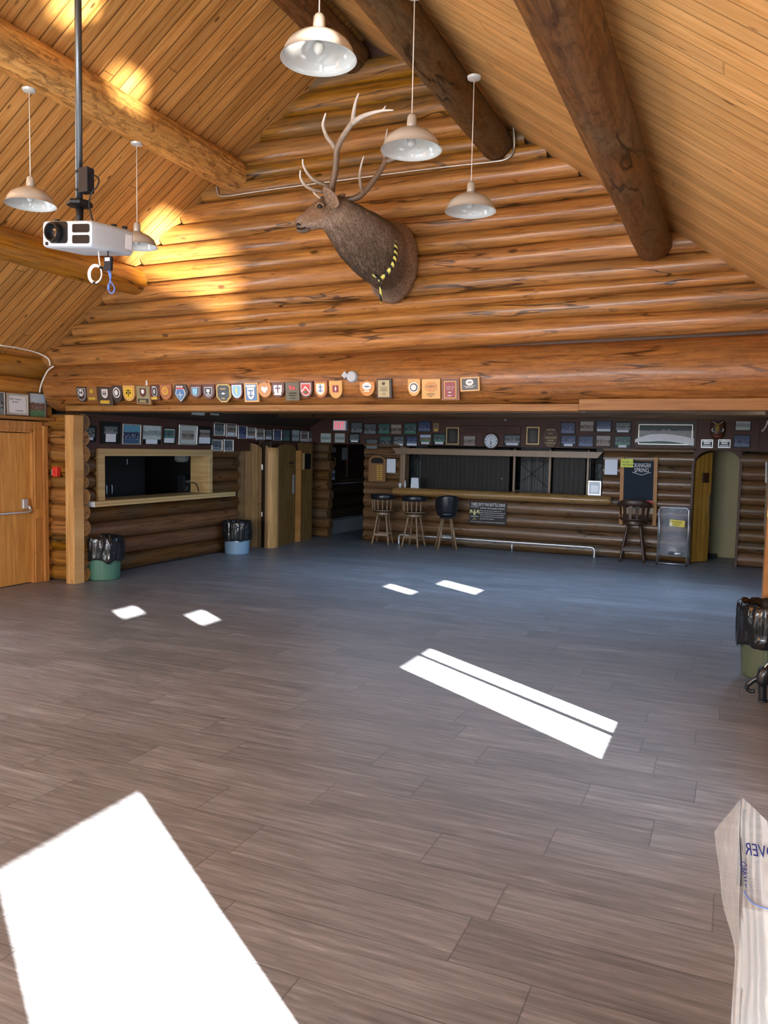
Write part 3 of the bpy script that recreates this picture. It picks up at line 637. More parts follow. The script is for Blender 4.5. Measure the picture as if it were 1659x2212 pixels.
def lamp_at(px, py, Y, top_z, label, r=0.2, top=None):
    p = PY(px, py, Y)
    if top: top_z = PY(top[0], top[1], Y).z
    make_pendant(p, (p.x, p.y, top_z), label, r)
lamp_at(689, 84, 3.85, 4.76, 'largest and nearest white pendant lamp, hanging near the roof ridge')
lamp_at(889, 290, 5.0, 4.76, 'white pendant lamp hanging in front of the elk antler tip')
lamp_at(1017, 428, 6.15, 4.83, 'white pendant lamp at right with its canopy beside the dark purlin', top=(1023, 166))
lamp_at(66, 415, 5.0, 4.79, 'sunlit white pendant lamp left of the projector pole', top=(65, 192))
lamp_at(296, 510, 6.15, 4.79, 'white pendant lamp hanging behind the projector', 0.19, top=(290, 310))

# projector on its ceiling pole
PP = PY(172, 515, 3.95)
a0, a1 = PY(90, 520, 3.72).x, PY(203, 520, 3.72).x
pj = thing('projector', 'white video projector hanging upside down from a grey pole', 'projector', ((a0+a1)/2, 3.72, PY(150, 555, 3.72).z+0.055), rz=math.radians(-3), rot=(math.radians(4), math.radians(5), math.radians(-2)))
PW, PD, PH = (a1-a0), 0.335, 0.155
def rrect(w, h, r, n=5, cx=0, cz=0):
    out = []
    for qx, qz, a in ((1, 1, 0), (-1, 1, PI/2), (-1, -1, PI), (1, -1, 1.5*PI)):
        for k in range(n+1):
            t = a+PI/2*k/n; out.append((cx+qx*(w/2-r)+r*math.cos(t), cz+qz*(h/2-r)+r*math.sin(t)))
    return out
body = MB(); nprof = 28
def pjring(y, s, zc=0.0): return [(x*s, y, z*s+PH/2+zc) for x, z in rrect(PW, PH, 0.028, 6)]
rings = [body.add(pjring(y, s), []) for y, s in ((-0.012, 0.90), (-0.002, 0.97), (0.02, 1.0), (PD-0.03, 1.0), (PD-0.006, 0.97), (PD, 0.92))]
for a, b in zip(rings, rings[1:]):
    for k in range(nprof): body.f.append((a+k, a+(k+1) % nprof, b+(k+1) % nprof, b+k))
body.f.append(tuple(rings[0]+k for k in range(nprof))); body.f.append(tuple(rings[-1]+k for k in range(nprof))[::-1])
body.build('housing', 'white', pj, smooth=35)
LXc = -PW/2+0.125
MB().prism([(x+LXc+0.02, z+PH/2+0.008) for x, z in rrect(0.15, 0.125, 0.02, 4)], -0.0135, 0.0).build('lens_recess', 'black', pj)
ry = Matrix.Rotation(PI/2, 3, 'X')
ln = MB().lathe([(0.058, 0.0), (0.058, 0.03), (0.054, 0.042), (0.046, 0.042), (0.036, 0.012), (0.0005, 0.012)], (LXc, -0.012, PH/2+0.006), 32, ry).build('lens_barrel', 'black', pj, smooth=40)
gl = MB().ball((LXc, -0.026, PH/2+0.006), (0.03, 0.008, 0.03), 16, 10).build('lens_glass', NT('lens_coating').fin((0.01, 0.012, 0.02), 0.04, Specular_IOR_Level=1.0), ln, smooth='all')
for zc in (0.108, 0.046):
    v = MB().prism(rrect(0.135, 0.048, 0.01, 3, PW/2-0.085, zc), -0.0135, 0.0).build('air_vent', 'black', pj)
    sl_ = MB()
    for k in range(7): sl_.bx(PW/2-0.14+k*0.0175, PW/2-0.137+k*0.0175, -0.0145, -0.0125, zc-0.02, zc+0.02)
    sl_.build('slat', 'grey_box', v)
MB().bx(PW/2-0.002, PW/2+0.001, PD-0.075, PD-0.02, 0.035, 0.12).build('rating_sticker', 'paper', pj)
MB().bx(-PW/2+0.035, -PW/2+0.06, -0.0125, -0.004, 0.012, 0.032).build('sensor_window', 'black', pj)
for fx, fy in ((-0.14, 0.05), (0.15, 0.22), (0.17, 0.29)): MB().lathe([(0.0005, PH+0.018), (0.018, PH+0.016), (0.014, PH)], (fx, fy, 0), 12).build('foot', 'black', pj, smooth=40)
text('lettering', 'EPSON', 0.03, 0.009, 'ink', pj, (-PW/2+0.03, -0.0095, 0.085))
# pole and bracket
pb = Vector((PP.x+0.02, 3.93, pj.location.z+PH))
ptop = Vector((PP.x-0.01, 3.97, 6.1))
pl = thing('projector_mount', 'long grey ceiling pole with bracket carrying the projector', 'mount', pb)
MB().tube([(0, 0, 0.18), tuple(ptop-pb)], 0.021, 16).build('pole', 'pole', pl, smooth='all')
MB().lathe([(0.0005, 0.185), (0.075, 0.182), (0.08, 0.17), (0.078, 0.155), (0.03, 0.145), (0.0005, 0.145)], seg=8).build('swivel_plate', 'black', pl)
MB().tube([(0, 0, 0.01), (0, 0, 0.18)], [0.02, 0.027], 12).build('swivel_stem', 'black', pl, smooth='all')
ap = MB()
for a in (0.3, 2.2, 3.6, 5.2): ap.box((0.07*math.cos(a), 0.07*math.sin(a), 0.012), (0.13, 0.022, 0.006), Matrix.Rotation(a, 3, 'Z'))
ap.build('spider_arm', 'black', pl)
for z in (0.24, 0.35): MB().lathe([(0.0225, z), (0.025, z+0.003), (0.025, z+0.012), (0.0225, z+0.015)], seg=16).build('strap', 'black', pl)
bxp = thing('power_box', 'black power supply strapped to the projector pole', 'power supply', pb+Vector((0.062, -0.005, 0.225)))
MB().bx(-0.037, 0.037, -0.03, 0.03, 0, 0.15).build('housing', 'grey_box', bxp, bevel=0.004)
cbp = smoothpath([(0.037, 0, 0.1), (0.075, 0.0, 0.095), (0.1, 0, 0.07), (0.085, 0, 0.03), (0.045, 0, 0.0), (0.02, 0, -0.06), (0.025, 0.02, -0.15), (0.03, 0.04, -0.22)], 5)
MB().tube(cbp, 0.005, 6).build('cable', 'black', bxp, smooth='all')
# cables hanging under the projector
q = PY(213, 549, 3.85)
coil = thing('cable_coil', 'white cable coiled in a loop below the projector', 'cable', q)
rc = 0.053; cz = -0.115
cp = [(0, 0, 0.02)]+[(0.0+0.001*k, 0, -0.065*k/4) for k in range(1, 4)]
MB().tube([(0, 0, 0.025), (0.004, 0, -0.03), (0.012, 0, -0.07)], 0.004, 6).build('lead', 'cord', coil, smooth='all')
for j in range(3):
    MB().tube([(-0.03+(rc-0.004*j)*math.cos(2*PI*k/28), 0.004*j, cz+(rc-0.004*j)*1.05*math.sin(2*PI*k/28)) for k in range(28)], 0.0042, 6, closed=True).build('loop', 'cord', coil, smooth='all')
MB().box((0.014, 0.004, -0.082), (0.012, 0.022, 0.016), Matrix.Rotation(0.5, 3, 'Y')).build('tie', 'black', coil); MB().box((-0.033, 0.004, cz-rc), (0.02, 0.022, 0.012)).build('tie', 'black', coil)
q = PY(233, 553, 3.85)
dg_ = thing('video_adapter', 'black adapter box dangling under the projector on a blue cable', 'adapter', q)
MB().box((0.004, 0, -0.045), (0.055, 0.022, 0.082), Matrix.Rotation(0.06, 3, 'Y')).build('housing', 'grey_box', dg_, bevel=0.004)
MB().box((0.006, -0.012, -0.022), (0.036, 0.002, 0.02), Matrix.Rotation(0.06, 3, 'Y')).build('sticker', 'paper', dg_)
MB().tube(smoothpath([(0.0, 0, -0.085), (0.014, 0, -0.115), (0.02, 0, -0.15), (0.045, 0, -0.18), (0.05, 0, -0.205), (0.03, 0, -0.222), (0.006, 0, -0.205), (0.01, 0, -0.165), (0.024, 0, -0.115), (0.012, 0, -0.085)], 5), 0.0042, 6).build('cable', 'blue_cable', dg_, smooth='all')
for pa_ in ([(0.012, 0, -0.09), (0.017, 0, -0.125)], [(0.008, 0, -0.165), (0.003, 0, -0.2)]): MB().tube(pa_, [0.009, 0.007], 8).build('plug', 'blue_cable', dg_, smooth='all')
MB().tube([(0.0, 0, 0.03), (0.002, 0, 0.0)], 0.004, 6).build('lead', 'black', dg_)

# conduit over the gable and up the purlin
pts = [PY(x, y, GY-0.03) for x, y in ((468, 402), (470, 414), (482, 424), (560, 413), (640, 402), (800, 381), (950, 362), (1060, 350), (1092, 344), (1106, 332), (1111, 312))]
cx_ = -2.135
pts += [Vector((cx_-0.01, 7.85, 5.02)), Vector((cx_, 7.6, 5.03)), Vector((cx_, 6.25, 5.03)), Vector((cx_, 3.0, 5.04)), Vector((cx_, 0.5, 5.04))]
tag(MB().tube(smoothpath(pts, 4), 0.0105, 8).build('conduit', 'conduit', smooth='all'), 'thin metal conduit running across the gable logs below the elk antlers', 'conduit')
j = thing('junction_box', 'small grey junction box beside the upper left purlin end', 'electrical box', PY(511, 372, GY-0.02))
MB().lathe([(0.0005, -0.05), (0.05, -0.05), (0.055, 0), (0.055, 0.03)], (0, 0, 0), 14, Matrix.Rotation(PI/2, 3, 'X')).build('housing', 'conduit', j, smooth=40)
MB().box((-0.02, -0.02, -0.06), (0.05, 0.04, 0.08)).build('bracket', 'conduit', j)
# white cables in the left corner
for nm, pp, lb in (('corner_cable', [PX(0, 746, XL+0.06), PX(40, 752, XL+0.07), PX(80, 762, XL+0.08), PY(104, 775, 7.93), PY(108, 790, 7.93)], 'white cable running along the top of the left wall into the corner'),
                   ('drop_cable', [PY(116, 791, 7.86), PY(104, 800, 7.86), PY(94, 818, 7.86), PY(87, 838, 7.86), PY(85, 858, 7.88)], 'white cable looping down the end of the header log')):
    tag(MB().tube(smoothpath(pp, 6), 0.010, 7).build(nm, 'cord', smooth='all'), lb, 'cable')

# exit door in the left wall
d = struct(thing('door_1', None, None, (XL, 6.55, 0)))
MB().bx(-0.05, -0.01, 0.0, 1.2, 0.01, 1.955).build('leaf', 'oak', d, bevel=0.002)
cs = MB().bx(-0.16, 0.035, 1.2, 1.235, 0, 2.02).bx(-0.05, 0.045, 1.225, 1.36, 0, 2.03).bx(-0.06, 0.07, 1.36, 1.43, 0, 2.06).bx(-0.16, 0.035, -0.1, 1.22, 1.965, 2.02).bx(-0.05, 0.05, -0.1, 1.36, 2.0, 2.11).bx(-0.16, 0.035, -0.12, 0.0, 0, 2.06)
cs.build('casing', 'trim_v', d, bevel=0.004)
MB().bx(-0.12, -0.05, 0, 1.2, 0.0, 0.012).build('threshold', 'black', d)
pbm = MB().tube(smoothpath([(0.055, 0.0, 0.94), (0.055, 0.5, 0.94), (0.055, 1.05, 0.94), (0.056, 1.12, 0.945), (0.05, 1.15, 0.965), (0.03, 1.15, 1.0), (0.0, 1.14, 1.03)], 4), 0.015, 10)
ph = pbm.build('panic_bar', 'steel', d, smooth='all')
MB().bx(-0.01, 0.035, 1.05, 1.13, 0.98, 1.11).build('latch_case', 'steel', ph, bevel=0.008)
MB().bx(0.045, 0.06, 1.245, 1.36, 0.85, 0.97).build('strike_plate', 'oak', d, bevel=0.003)
# shelf above the door, picture frames standing on it
tag(MB().bx(XL-0.02, XL+0.16, 6.3, 8.02, 2.125, 2.165).build('shelf', 'trim', bevel=0.006), 'wooden ledge over the exit door at left', 'shelf')

# pictures -------------------------------------------------------------------
def photo_mat(name, top, mid, low, fig, style=0):
    """team photograph: background band, rows of pale figures, ground"""
    t = NT(name); g = t.n('ShaderNodeTexCoord').outputs['Generated']; sp = t.n('ShaderNodeSeparateXYZ', Vector=g).outputs
    rnd = t.n('ShaderNodeObjectInfo').outputs['Random']
    off = t.n('ShaderNodeCombineXYZ', X=t.math('MULTIPLY', rnd, 31.0), Y=0.0, Z=t.math('MULTIPLY', rnd, 7.0)).outputs[0]
    v = t.n('ShaderNodeVectorMath', dict(operation='ADD'), _0=g, _1=off).outputs[0]
    def sc_(a, c): return t.n('ShaderNodeVectorMath', dict(operation='MULTIPLY'), _0=v, _1=(a, 0.001, c)).outputs[0]
    nz = t.noise(sc_(6, 6), 1.0, 4)
    zj = t.math('ADD', sp[2], t.math('MULTIPLY', t.math('SUBTRACT', nz, 0.5), 0.10))
    base = t.ramp(zj, [(0.0, low), (0.27, low), (0.32, mid), (0.60, mid), (0.66, top), (1.0, top)])
    vor = t.n('ShaderNodeTexVoronoi', Vector=sc_(11, 7.5), Scale=1.0, Randomness=0.55)
    dots = t.ramp(vor.outputs['Distance'], [(0.25, 1.0), (0.42, 0.0)])
    band = t.ramp(sp[2], [(0.2, 0.0), (0.26, 1.0), (0.62, 1.0), (0.72, 0.0)])
    side = t.ramp(t.math('ABSOLUTE', t.math('SUBTRACT', sp[0], 0.5)), [(0.40, 1.0), (0.46, 0.0)])
    f = t.math('MULTIPLY', t.math('MULTIPLY', dots, band), side)
    col = t.mix(f, base, t.mix(vor.outputs['Color'], fig, tuple(c*0.25 for c in fig)))
    col = t.mix(0.35, col, t.mix(nz, (0.02, 0.02, 0.02), col))
    return t.fin(t.mix(1.0, col, (1.3, 1.35, 1.4), 'MULTIPLY'), 0.35, Specular_IOR_Level=0.2)
PH_ = [photo_mat('team_photo_grey', (0.10, 0.12, 0.12), (0.05, 0.06, 0.06), (0.18, 0.2, 0.2), (0.62, 0.66, 0.66)),
       photo_mat('team_photo_blue', (0.10, 0.26, 0.34), (0.02, 0.04, 0.08), (0.05, 0.10, 0.17), (0.60, 0.42, 0.46)),
       photo_mat('team_photo_pale', (0.42, 0.47, 0.44), (0.28, 0.31, 0.30), (0.44, 0.5, 0.46), (0.10, 0.11, 0.11)),
       photo_mat('team_photo_green', (0.05, 0.11, 0.09), (0.03, 0.05, 0.06), (0.07, 0.19, 0.13), (0.50, 0.55, 0.55)),
       photo_mat('team_photo_sepia', (0.30, 0.26, 0.22), (0.10, 0.075, 0.06), (0.26, 0.2, 0.16), (0.58, 0.5, 0.42)),
       photo_mat('team_photo_navy', (0.04, 0.06, 0.12), (0.03, 0.045, 0.10), (0.12, 0.15, 0.24), (0.36, 0.42, 0.56)),
       photo_mat('team_photo_field', (0.42, 0.52, 0.62), (0.16, 0.1, 0.08), (0.10, 0.20, 0.10), (0.5, 0.34, 0.28))]
MAT_BOARD = plain('pale_mount_board', (0.50, 0.53, 0.48), 0.5, var=0.05)
GREY_BOARD = plain('grey_mount_board', (0.20, 0.22, 0.22), 0.5, var=0.08)
def picture(rect, plane, where, label, frame='black', photo=0, border=0.014, mount=0.0, cap=None, mountmat=None, group='framed team photographs', name='framed_photo', tilt=0.0, depth=0.022):
    """rect in photo pixels, on the wall plane ('Y', y) or ('X', x)"""
    x0, y0, x1, y1 = rect
    f = (lambda a, b: PY(a, b, where)) if plane == 'Y' else (lambda a, b: PX(a, b, where))
    A, B, D, E_ = f(x0, y0), f(x1, y0), f(x0, y1), f(x1, y1)
    hx = 'x' if plane == 'Y' else 'y'
    xl_, xr_ = (getattr(A, hx)+getattr(D, hx))/2, (getattr(B, hx)+getattr(E_, hx))/2
    zt, zb = (A.z+B.z)/2, (D.z+E_.z)/2; w, h = abs(xr_-xl_), zt-zb; c = (xl_+xr_)/2
    loc = (c, where, zb) if plane == 'Y' else (where, c, zb)
    t = thing(name, label, 'picture', loc, group=group, rot=(0, tilt, 0) if plane == 'Y' else (tilt, 0, PI/2))
    o = [(-w/2, 0), (w/2, 0), (w/2, h), (-w/2, h)]; i = [(-w/2+border, border), (w/2-border, border), (w/2-border, h-border), (-w/2+border, h-border)]
    MB().ring(o, i, -depth, 0).build('frame', frame, t, bevel=0.003)
    MB().prism(i, -0.006, 0).build('mount' if mount or cap else 'backing', mountmat or (MAT_BOARD if mount else 'black'), t)
    zc = border+mount+((h-2*border)*0.26 if cap else 0)
    a = border+mount+(0.0 if mount or not cap else 0.008)
    MB().prism([(-w/2+a, zc), (w/2-a, zc), (w/2-a, h-a), (-w/2+a, h-a)], -0.009, -0.006).build('photo_print', PH_[photo], t)
    if cap:
        cw = (w-2*border)*cap; MB().prism([(-cw/2, border+0.006), (cw/2, border+0.006), (cw/2, zc-0.002), (-cw/2, zc-0.002)], -0.0095, -0.006).build('caption_card', 'paper', t)
    return t
SH = XL+0.06
picture((-22, 846, 9, 899), 'X', SH, 'leftmost framed photo on the ledge over the exit door, cut by the picture edge', 'silver_rail', 0, 0.012, group='frames on the door ledge')
c_ = picture((13, 850, 59, 897), 'X', SH, 'white certificate in a thin frame on the ledge over the exit door', 'silver_rail', 2, 0.012, 0.02, group='frames on the door ledge', name='framed_certificate')
for ch in list(c_.children):
    if ch.name.startswith('photo_print'):
        ch.data.materials[0] = M['paper']; ch.name = 'certificate'
hh = 0.26
for k, (lw_, ln_) in enumerate(((0.17, 0.2), (0.10, 0.165), (0.12, 0.06))): text('lettering', ('NRFC Awards', 'to', 'for the season')[k], lw_, 0.018, 'ink', c_, (-0.03 if k < 2 else 0.03, -0.0095, ln_))
picture((60, 848, 99, 905), 'X', SH, 'framed colour photo with blue lower corner at the right end of the door ledge', 'walnut', 6, 0.014, 0.012, group='frames on the door ledge')

fa = thing('fire_alarm_pull', 'small red fire alarm pull station on the log ends by the door', 'fire alarm', PY(122, 1019, GY+0.02))
MB().bx(-0.042, 0.042, -0.035, 0.03, -0.065, 0.065).build('housing', 'red', fa, bevel=0.006)
MB().bx(-0.018, 0.018, -0.045, -0.033, -0.02, 0.012).build('handle', 'red', fa, bevel=0.003)
MB().bx(-0.075, -0.04, -0.02, 0.03, -0.05, 0.03).build('cover', 'steel', fa, bevel=0.004)

# plaques on the header log --------------------------------------------------
def shield(w, h, shape):
    if shape == 'rect': return [(-w/2, 0), (w/2, 0), (w/2, h), (-w/2, h)]
    if shape == 'oct': k = w*0.3; return [(-w/2+k, 0), (w/2-k, 0), (w/2, k), (w/2, h-k*0.5), (w/2-k*0.5, h), (-w/2+k*0.5, h), (-w/2, h-k*0.5), (-w/2, k)]
    if shape == 'pent': return [(0, 0), (w*0.42, h*0.42), (w/2, h*0.62), (w*0.36, h), (-w*0.36, h), (-w/2, h*0.62), (-w*0.42, h*0.42)]
    pts = []
    for k in range(9):
        t = k/8; pts.append((w/2*math.sin(t*PI/2)**0.85, h*0.52*(1-math.cos(t*PI/2))**0.9))
    top = [(w/2, h), (-w/2, h)]
    if shape == 'ornate': top = [(w*0.5, h*0.72), (w*0.40, h*0.86), (w*0.44, h*0.95), (w*0.2, h*0.92), (0, h), (-w*0.2, h*0.92), (-w*0.44, h*0.95), (-w*0.40, h*0.86), (-w*0.5, h*0.72)]
    if shape == 'peak': top = [(w/2, h*0.9), (w*0.18, h*0.93), (0, h), (-w*0.18, h*0.93), (-w/2, h*0.9)]
    left = [(-x, z) for x, z in pts[::-1]][:-1]
    return pts+top+left
COL = {}
def cm(name, col, rough=0.35, metal=0.0):
    if name not in COL: COL[name] = plain(name, col, rough, metal, var=0.08)
    return COL[name]
W_DK = cm('plaque_dark_grey_wood', (0.055, 0.042, 0.036)); W_BR = cm('plaque_brown_wood', (0.26, 0.13, 0.045)); W_TAN = cm('plaque_light_oak', (0.62, 0.36, 0.11))
W_RED = cm('plaque_mahogany', (0.10, 0.022, 0.014)); W_COP = cm('plaque_copper_stain', (0.36, 0.12, 0.045)); W_OLV = cm('plaque_olive_slab', (0.10, 0.085, 0.045)); W_OR = cm('plaque_orange_maple', (0.55, 0.24, 0.06))
cWHITE = cm('enamel_crest_white', (0.75, 0.76, 0.76)); cBLACK = cm('enamel_crest_black', (0.02, 0.02, 0.022)); cGOLD = cm('crest_gold', (0.68, 0.46, 0.06), 0.3, 0.3); cYEL = cm('enamel_crest_yellow', (0.72, 0.48, 0.03))
cLBL = cm('enamel_crest_sky_blue', (0.25, 0.52, 0.75)); cBLU = cm('enamel_crest_blue', (0.07, 0.19, 0.42)); cRED = cm('enamel_crest_red', (0.55, 0.05, 0.05)); cMAR = cm('maroon_plate', (0.24, 0.015, 0.03)); cPUR = cm('enamel_crest_purple', (0.12, 0.05, 0.14)); cGRN = cm('enamel_crest_green', (0.03, 0.16, 0.06)); cOLV = cm('olive_metal_plate', (0.30, 0.28, 0.17), 0.35, 0.3); cSIL = cm('silver_crest', (0.55, 0.56, 0.56), 0.3, 0.5)
PZ = GY-0.165
def scale_poly(p, k, cx, cz, kz=None): return [(cx+x*k, cz+z*(kz or k)) for x, z in p]
def circ(r, cx, cz, n=20, kz=1.0): return [(cx+r*math.cos(2*PI*k/n), cz+r*kz*math.sin(2*PI*k/n)) for k in range(n)]
def plaque(rect, shape, wood, label, parts, roll=0.0, name='plaque'):
    x0, y0, x1, y1 = rect; A, B, D, E_ = PY(x0, y0, PZ), PY(x1, y0, PZ), PY(x0, y1, PZ), PY(x1, y1, PZ)
    w = ((B.x-A.x)+(E_.x-D.x))/2; h = ((A.z-D.z)+(B.z-E_.z))/2; c = (A+B+D+E_)/4
    zb = c.z-h/2; zz = c.z-2.59
    yy = GY+0.17-math.sqrt(max(0.02, 0.322**2-zz*zz))-0.004
    t = thing(name, label, 'plaque', (c.x, yy, zb), group='award plaques on the header log', rot=(max(-0.3, min(0.3, -zz*0.9)), roll, 0))
    MB().prism(shield(w, h, shape), -0.02, 0.012).build('board', wood, t, bevel=0.003)
    for i, p in enumerate(parts):
        kind, mat, arg = p[0], p[1], p[2:]
        y = -0.0205-0.0035*(i+1); nm = {'s': 'crest', 'c': 'badge', 'r': 'plate', 'd': 'emblem', 'x': 'emblem', 't': 'lettering', 'h': 'emblem', 'v': 'chevron'}[kind]
        if kind == 's': k, kz = arg[0], (arg[1] if len(arg) > 1 else arg[0]); poly = scale_poly([(x, z-h/2) for x, z in shield(w, h, arg[2] if len(arg) > 2 else ('shield' if shape in ('rect', 'oct') else shape))], k, 0, h/2+(arg[3]*h if len(arg) > 3 else 0), kz)
        elif kind == 'c': poly = circ(arg[0]*w, arg[1]*w, arg[2]*h, 24, arg[3] if len(arg) > 3 else 1.0)
        elif kind == 'r': poly = [(arg[0]*w, arg[2]*h), (arg[1]*w, arg[2]*h), (arg[1]*w, arg[3]*h), (arg[0]*w, arg[3]*h)]
        elif kind == 'd': poly = [(arg[0]*w, arg[1]*h-arg[2]*h), (arg[0]*w+arg[3]*w, arg[1]*h), (arg[0]*w, arg[1]*h+arg[2]*h), (arg[0]*w-arg[3]*w, arg[1]*h)]
        elif kind == 'h':
            r = arg[2]*w; poly = [(arg[0]*w+r*0.062*16*math.sin(a)**3, arg[1]*h+r*0.062*(13*math.cos(a)-5*math.cos(2*a)-2*math.cos(3*a)-math.cos(4*a))) for a in (2*PI*k/24 for k in range(24))]
        elif kind == 'v': poly = [(-arg[0]*w, arg[1]*h), (0, (arg[1]+arg[2])*h), (arg[0]*w, arg[1]*h), (arg[0]*w, (arg[1]+0.1)*h), (0, (arg[1]+arg[2]+0.1)*h), (-arg[0]*w, (arg[1]+0.1)*h)]
        elif kind == 'x':
            m = MB()
            for q0, q1, q2, q3 in arg[0]: m.bx(q0*w, q1*w, y, -0.02, q2*h, q3*h)
            m.build(nm, mat, t); continue
        elif kind == 't':
            text(nm, arg[0], arg[1]*w, arg[2]*h, mat, t, (arg[3]*w, y, arg[4]*h)); continue
        MB().prism(poly, y, -0.019).build(nm, mat, t)
    return t
cross = [(-0.03, 0.03, 0.3, 0.85), (-0.2, 0.2, 0.58, 0.66)]
plaque((165, 835, 186, 868), 'shield', W_DK, 'dark shield plaque with round white badge, leftmost on the header log', [('s', cSIL, 0.8), ('s', W_DK, 0.68), ('c', cWHITE, 0.27, 0, 0.62), ('x', cBLACK, [(-0.15, -0.08, 0.5, 0.74), (0.08, 0.15, 0.5, 0.74), (-0.1, 0.1, 0.59, 0.65)])])
plaque((187, 835, 208, 865), 'rect', W_BR, 'small brown oblong plaque with gold leaf emblem', [('d', cGOLD, 0.0, 0.68, 0.2, 0.2), ('r', cGOLD, -0.33, 0.33, 0.08, 0.24)])
plaque((210, 835, 240, 875), 'rect', W_DK, 'dark grey oblong plaque with white crest over gold plate', [('s', cWHITE, 0.42, 0.48, 'shield', 0.14), ('s', cSIL, 0.3, 0.34, 'shield', 0.15), ('x', cBLACK, [(-0.1, -0.03, 0.6, 0.68), (0.03, 0.1, 0.6, 0.68)]), ('r', cGOLD, -0.32, 0.32, 0.1, 0.28)], roll=0.02)
plaque((241, 833, 262, 869), 'shield', W_DK, 'dark shield plaque with white ring badge', [('c', cWHITE, 0.36, 0, 0.6, 1.15), ('c', W_DK, 0.28, 0, 0.6, 1.15), ('c', cWHITE, 0.17, 0, 0.6, 1.3)])
plaque((265, 832, 290, 866), 'shield', W_TAN, 'light oak shield plaque with yellow and black crest', [('s', cYEL, 0.66), ('x', cBLACK, [(-0.22, 0.22, 0.66, 0.70), (-0.03, 0.03, 0.3, 0.75), (-0.2, -0.1, 0.45, 0.6), (0.1, 0.2, 0.45, 0.6)]), ('t', 'gold_ink', '1977', 0.4, 0.07, 0.0, 0.13)])
plaque((292, 832, 324, 873), 'rect', W_BR, 'gold fronted plaque with dark red shield over a black plate', [('r', cOLV, -0.42, 0.42, 0.05, 0.95), ('s', W_RED, 0.42, 0.44, 'shield', 0.13), ('s', cWHITE, 0.2, 0.24, 'peak', 0.18), ('r', cBLACK, -0.33, 0.33, 0.08, 0.30), ('x', 'gold_ink', [(-0.25, 0.25, 0.22, 0.24), (-0.2, 0.2, 0.17, 0.19), (-0.25, 0.25, 0.12, 0.14)])], roll=0.04)
plaque((324, 831, 344, 865), 'rect', W_RED, 'narrow dark plaque with crowned silver oval and gold plate', [('c', cSIL, 0.3, 0, 0.58, 1.5), ('c', cBLACK, 0.24, 0, 0.58, 1.5), ('c', cSIL, 0.12, 0, 0.58, 1.8), ('r', cSIL, -0.2, 0.2, 0.82, 0.92), ('r', cGOLD, -0.32, 0.32, 0.08, 0.24)])
plaque((345, 830, 370, 863), 'shield', W_COP, 'copper coloured shield plaque with round gold medallion', [('s', W_OR, 0.82), ('s', W_COP, 0.74), ('c', cGOLD, 0.28, 0, 0.58), ('c', W_OR, 0.2, 0, 0.58)])
plaque((373, 830, 406, 870), 'pent', W_DK, 'dark five sided plaque with blue crest on white', [('s', cWHITE, 0.66, 0.7, 'pent', -0.06), ('s', cBLU, 0.56, 0.6, 'pent', -0.06), ('x', cWHITE, [(-0.02, 0.02, 0.28, 0.6), (-0.18, 0.18, 0.43, 0.47)]), ('r', cRED, -0.25, 0.25, 0.76, 0.83), ('x', cWHITE, [(-0.2, -0.1, 0.84, 0.93), (-0.05, 0.05, 0.84, 0.93), (0.1, 0.2, 0.84, 0.93)])])
plaque((409, 831, 435, 860), 'shield', W_RED, 'mahogany shield plaque with pale blue crest', [('s', cSIL, 0.66), ('s', cBLACK, 0.58), ('s', cLBL, 0.42, 0.5)])
plaque((437, 830, 463, 862), 'shield', W_RED, 'mahogany shield plaque with black crest and white goblet shape', [('s', cSIL, 0.62), ('s', cBLACK, 0.54), ('x', cWHITE, [(-0.12, 0.14, 0.48, 0.68), (-0.03, 0.05, 0.35, 0.5), (-0.12, 0.14, 0.31, 0.36)])])
plaque((466, 828, 499, 869), 'oct', W_BR, 'eight sided plaque with black face and gold edge', [('s', cGOLD, 0.86, 0.9, 'oct'), ('s', cBLACK, 0.78, 0.84, 'oct'), ('d', cSIL, 0.0, 0.48, 0.05, 0.14), ('x', 'gold_ink', [(-0.2, 0.2, 0.74, 0.76), (-0.15, 0.15, 0.69, 0.71), (-0.14, 0.14, 0.24, 0.26), (-0.1, 0.1, 0.19, 0.21)])])
plaque((499, 828, 524, 862), 'shield', W_RED, 'mahogany shield plaque with sky blue crest and gold figure', [('s', cSIL, 0.8), ('s', cLBL, 0.7), ('x', cGOLD, [(-0.04, 0.04, 0.35, 0.75), (-0.09, 0.09, 0.55, 0.62)])])
plaque((527, 826, 558, 868), 'rect', W_TAN, 'light oak framed plaque, white crest on a navy ground', [('r', cBLU, -0.38, 0.38, 0.08, 0.92), ('r', cWHITE, -0.34, 0.34, 0.78, 0.88), ('s', cWHITE, 0.5, 0.6, 'shield', -0.05), ('x', cBLU, [(-0.03, 0.03, 0.25, 0.6), (-0.14, 0.14, 0.32, 0.37), (-0.18, 0.18, 0.56, 0.62)])])
plaque((558, 824, 586, 858), 'ornate', W_OR, 'orange maple plaque of scrolled outline with white heart', [('h', cWHITE, 0.0, 0.5, 0.26)])
plaque((587, 826, 614, 858), 'shield', W_RED, 'dark shield plaque with white crest and purple cross', [('s', cWHITE, 0.66), ('x', cPUR, cross), ('r', cWHITE, -0.3, 0.3, 0.16, 0.26)])
plaque((616, 825, 646, 865), 'rect', W_OLV, 'olive slab plaque with red squares over black lettering', [('x', cRED, [(-0.22, -0.02, 0.68, 0.82), (0.02, 0.22, 0.60, 0.76), (-0.18, 0.0, 0.6, 0.66)]), ('t', 'ink', 'Seattle', 0.55, 0.1, 0.04, 0.42), ('t', 'ink', 'Rugby', 0.5, 0.1, 0.04, 0.28), ('t', 'ink', 'Club', 0.35, 0.09, 0.04, 0.14)])
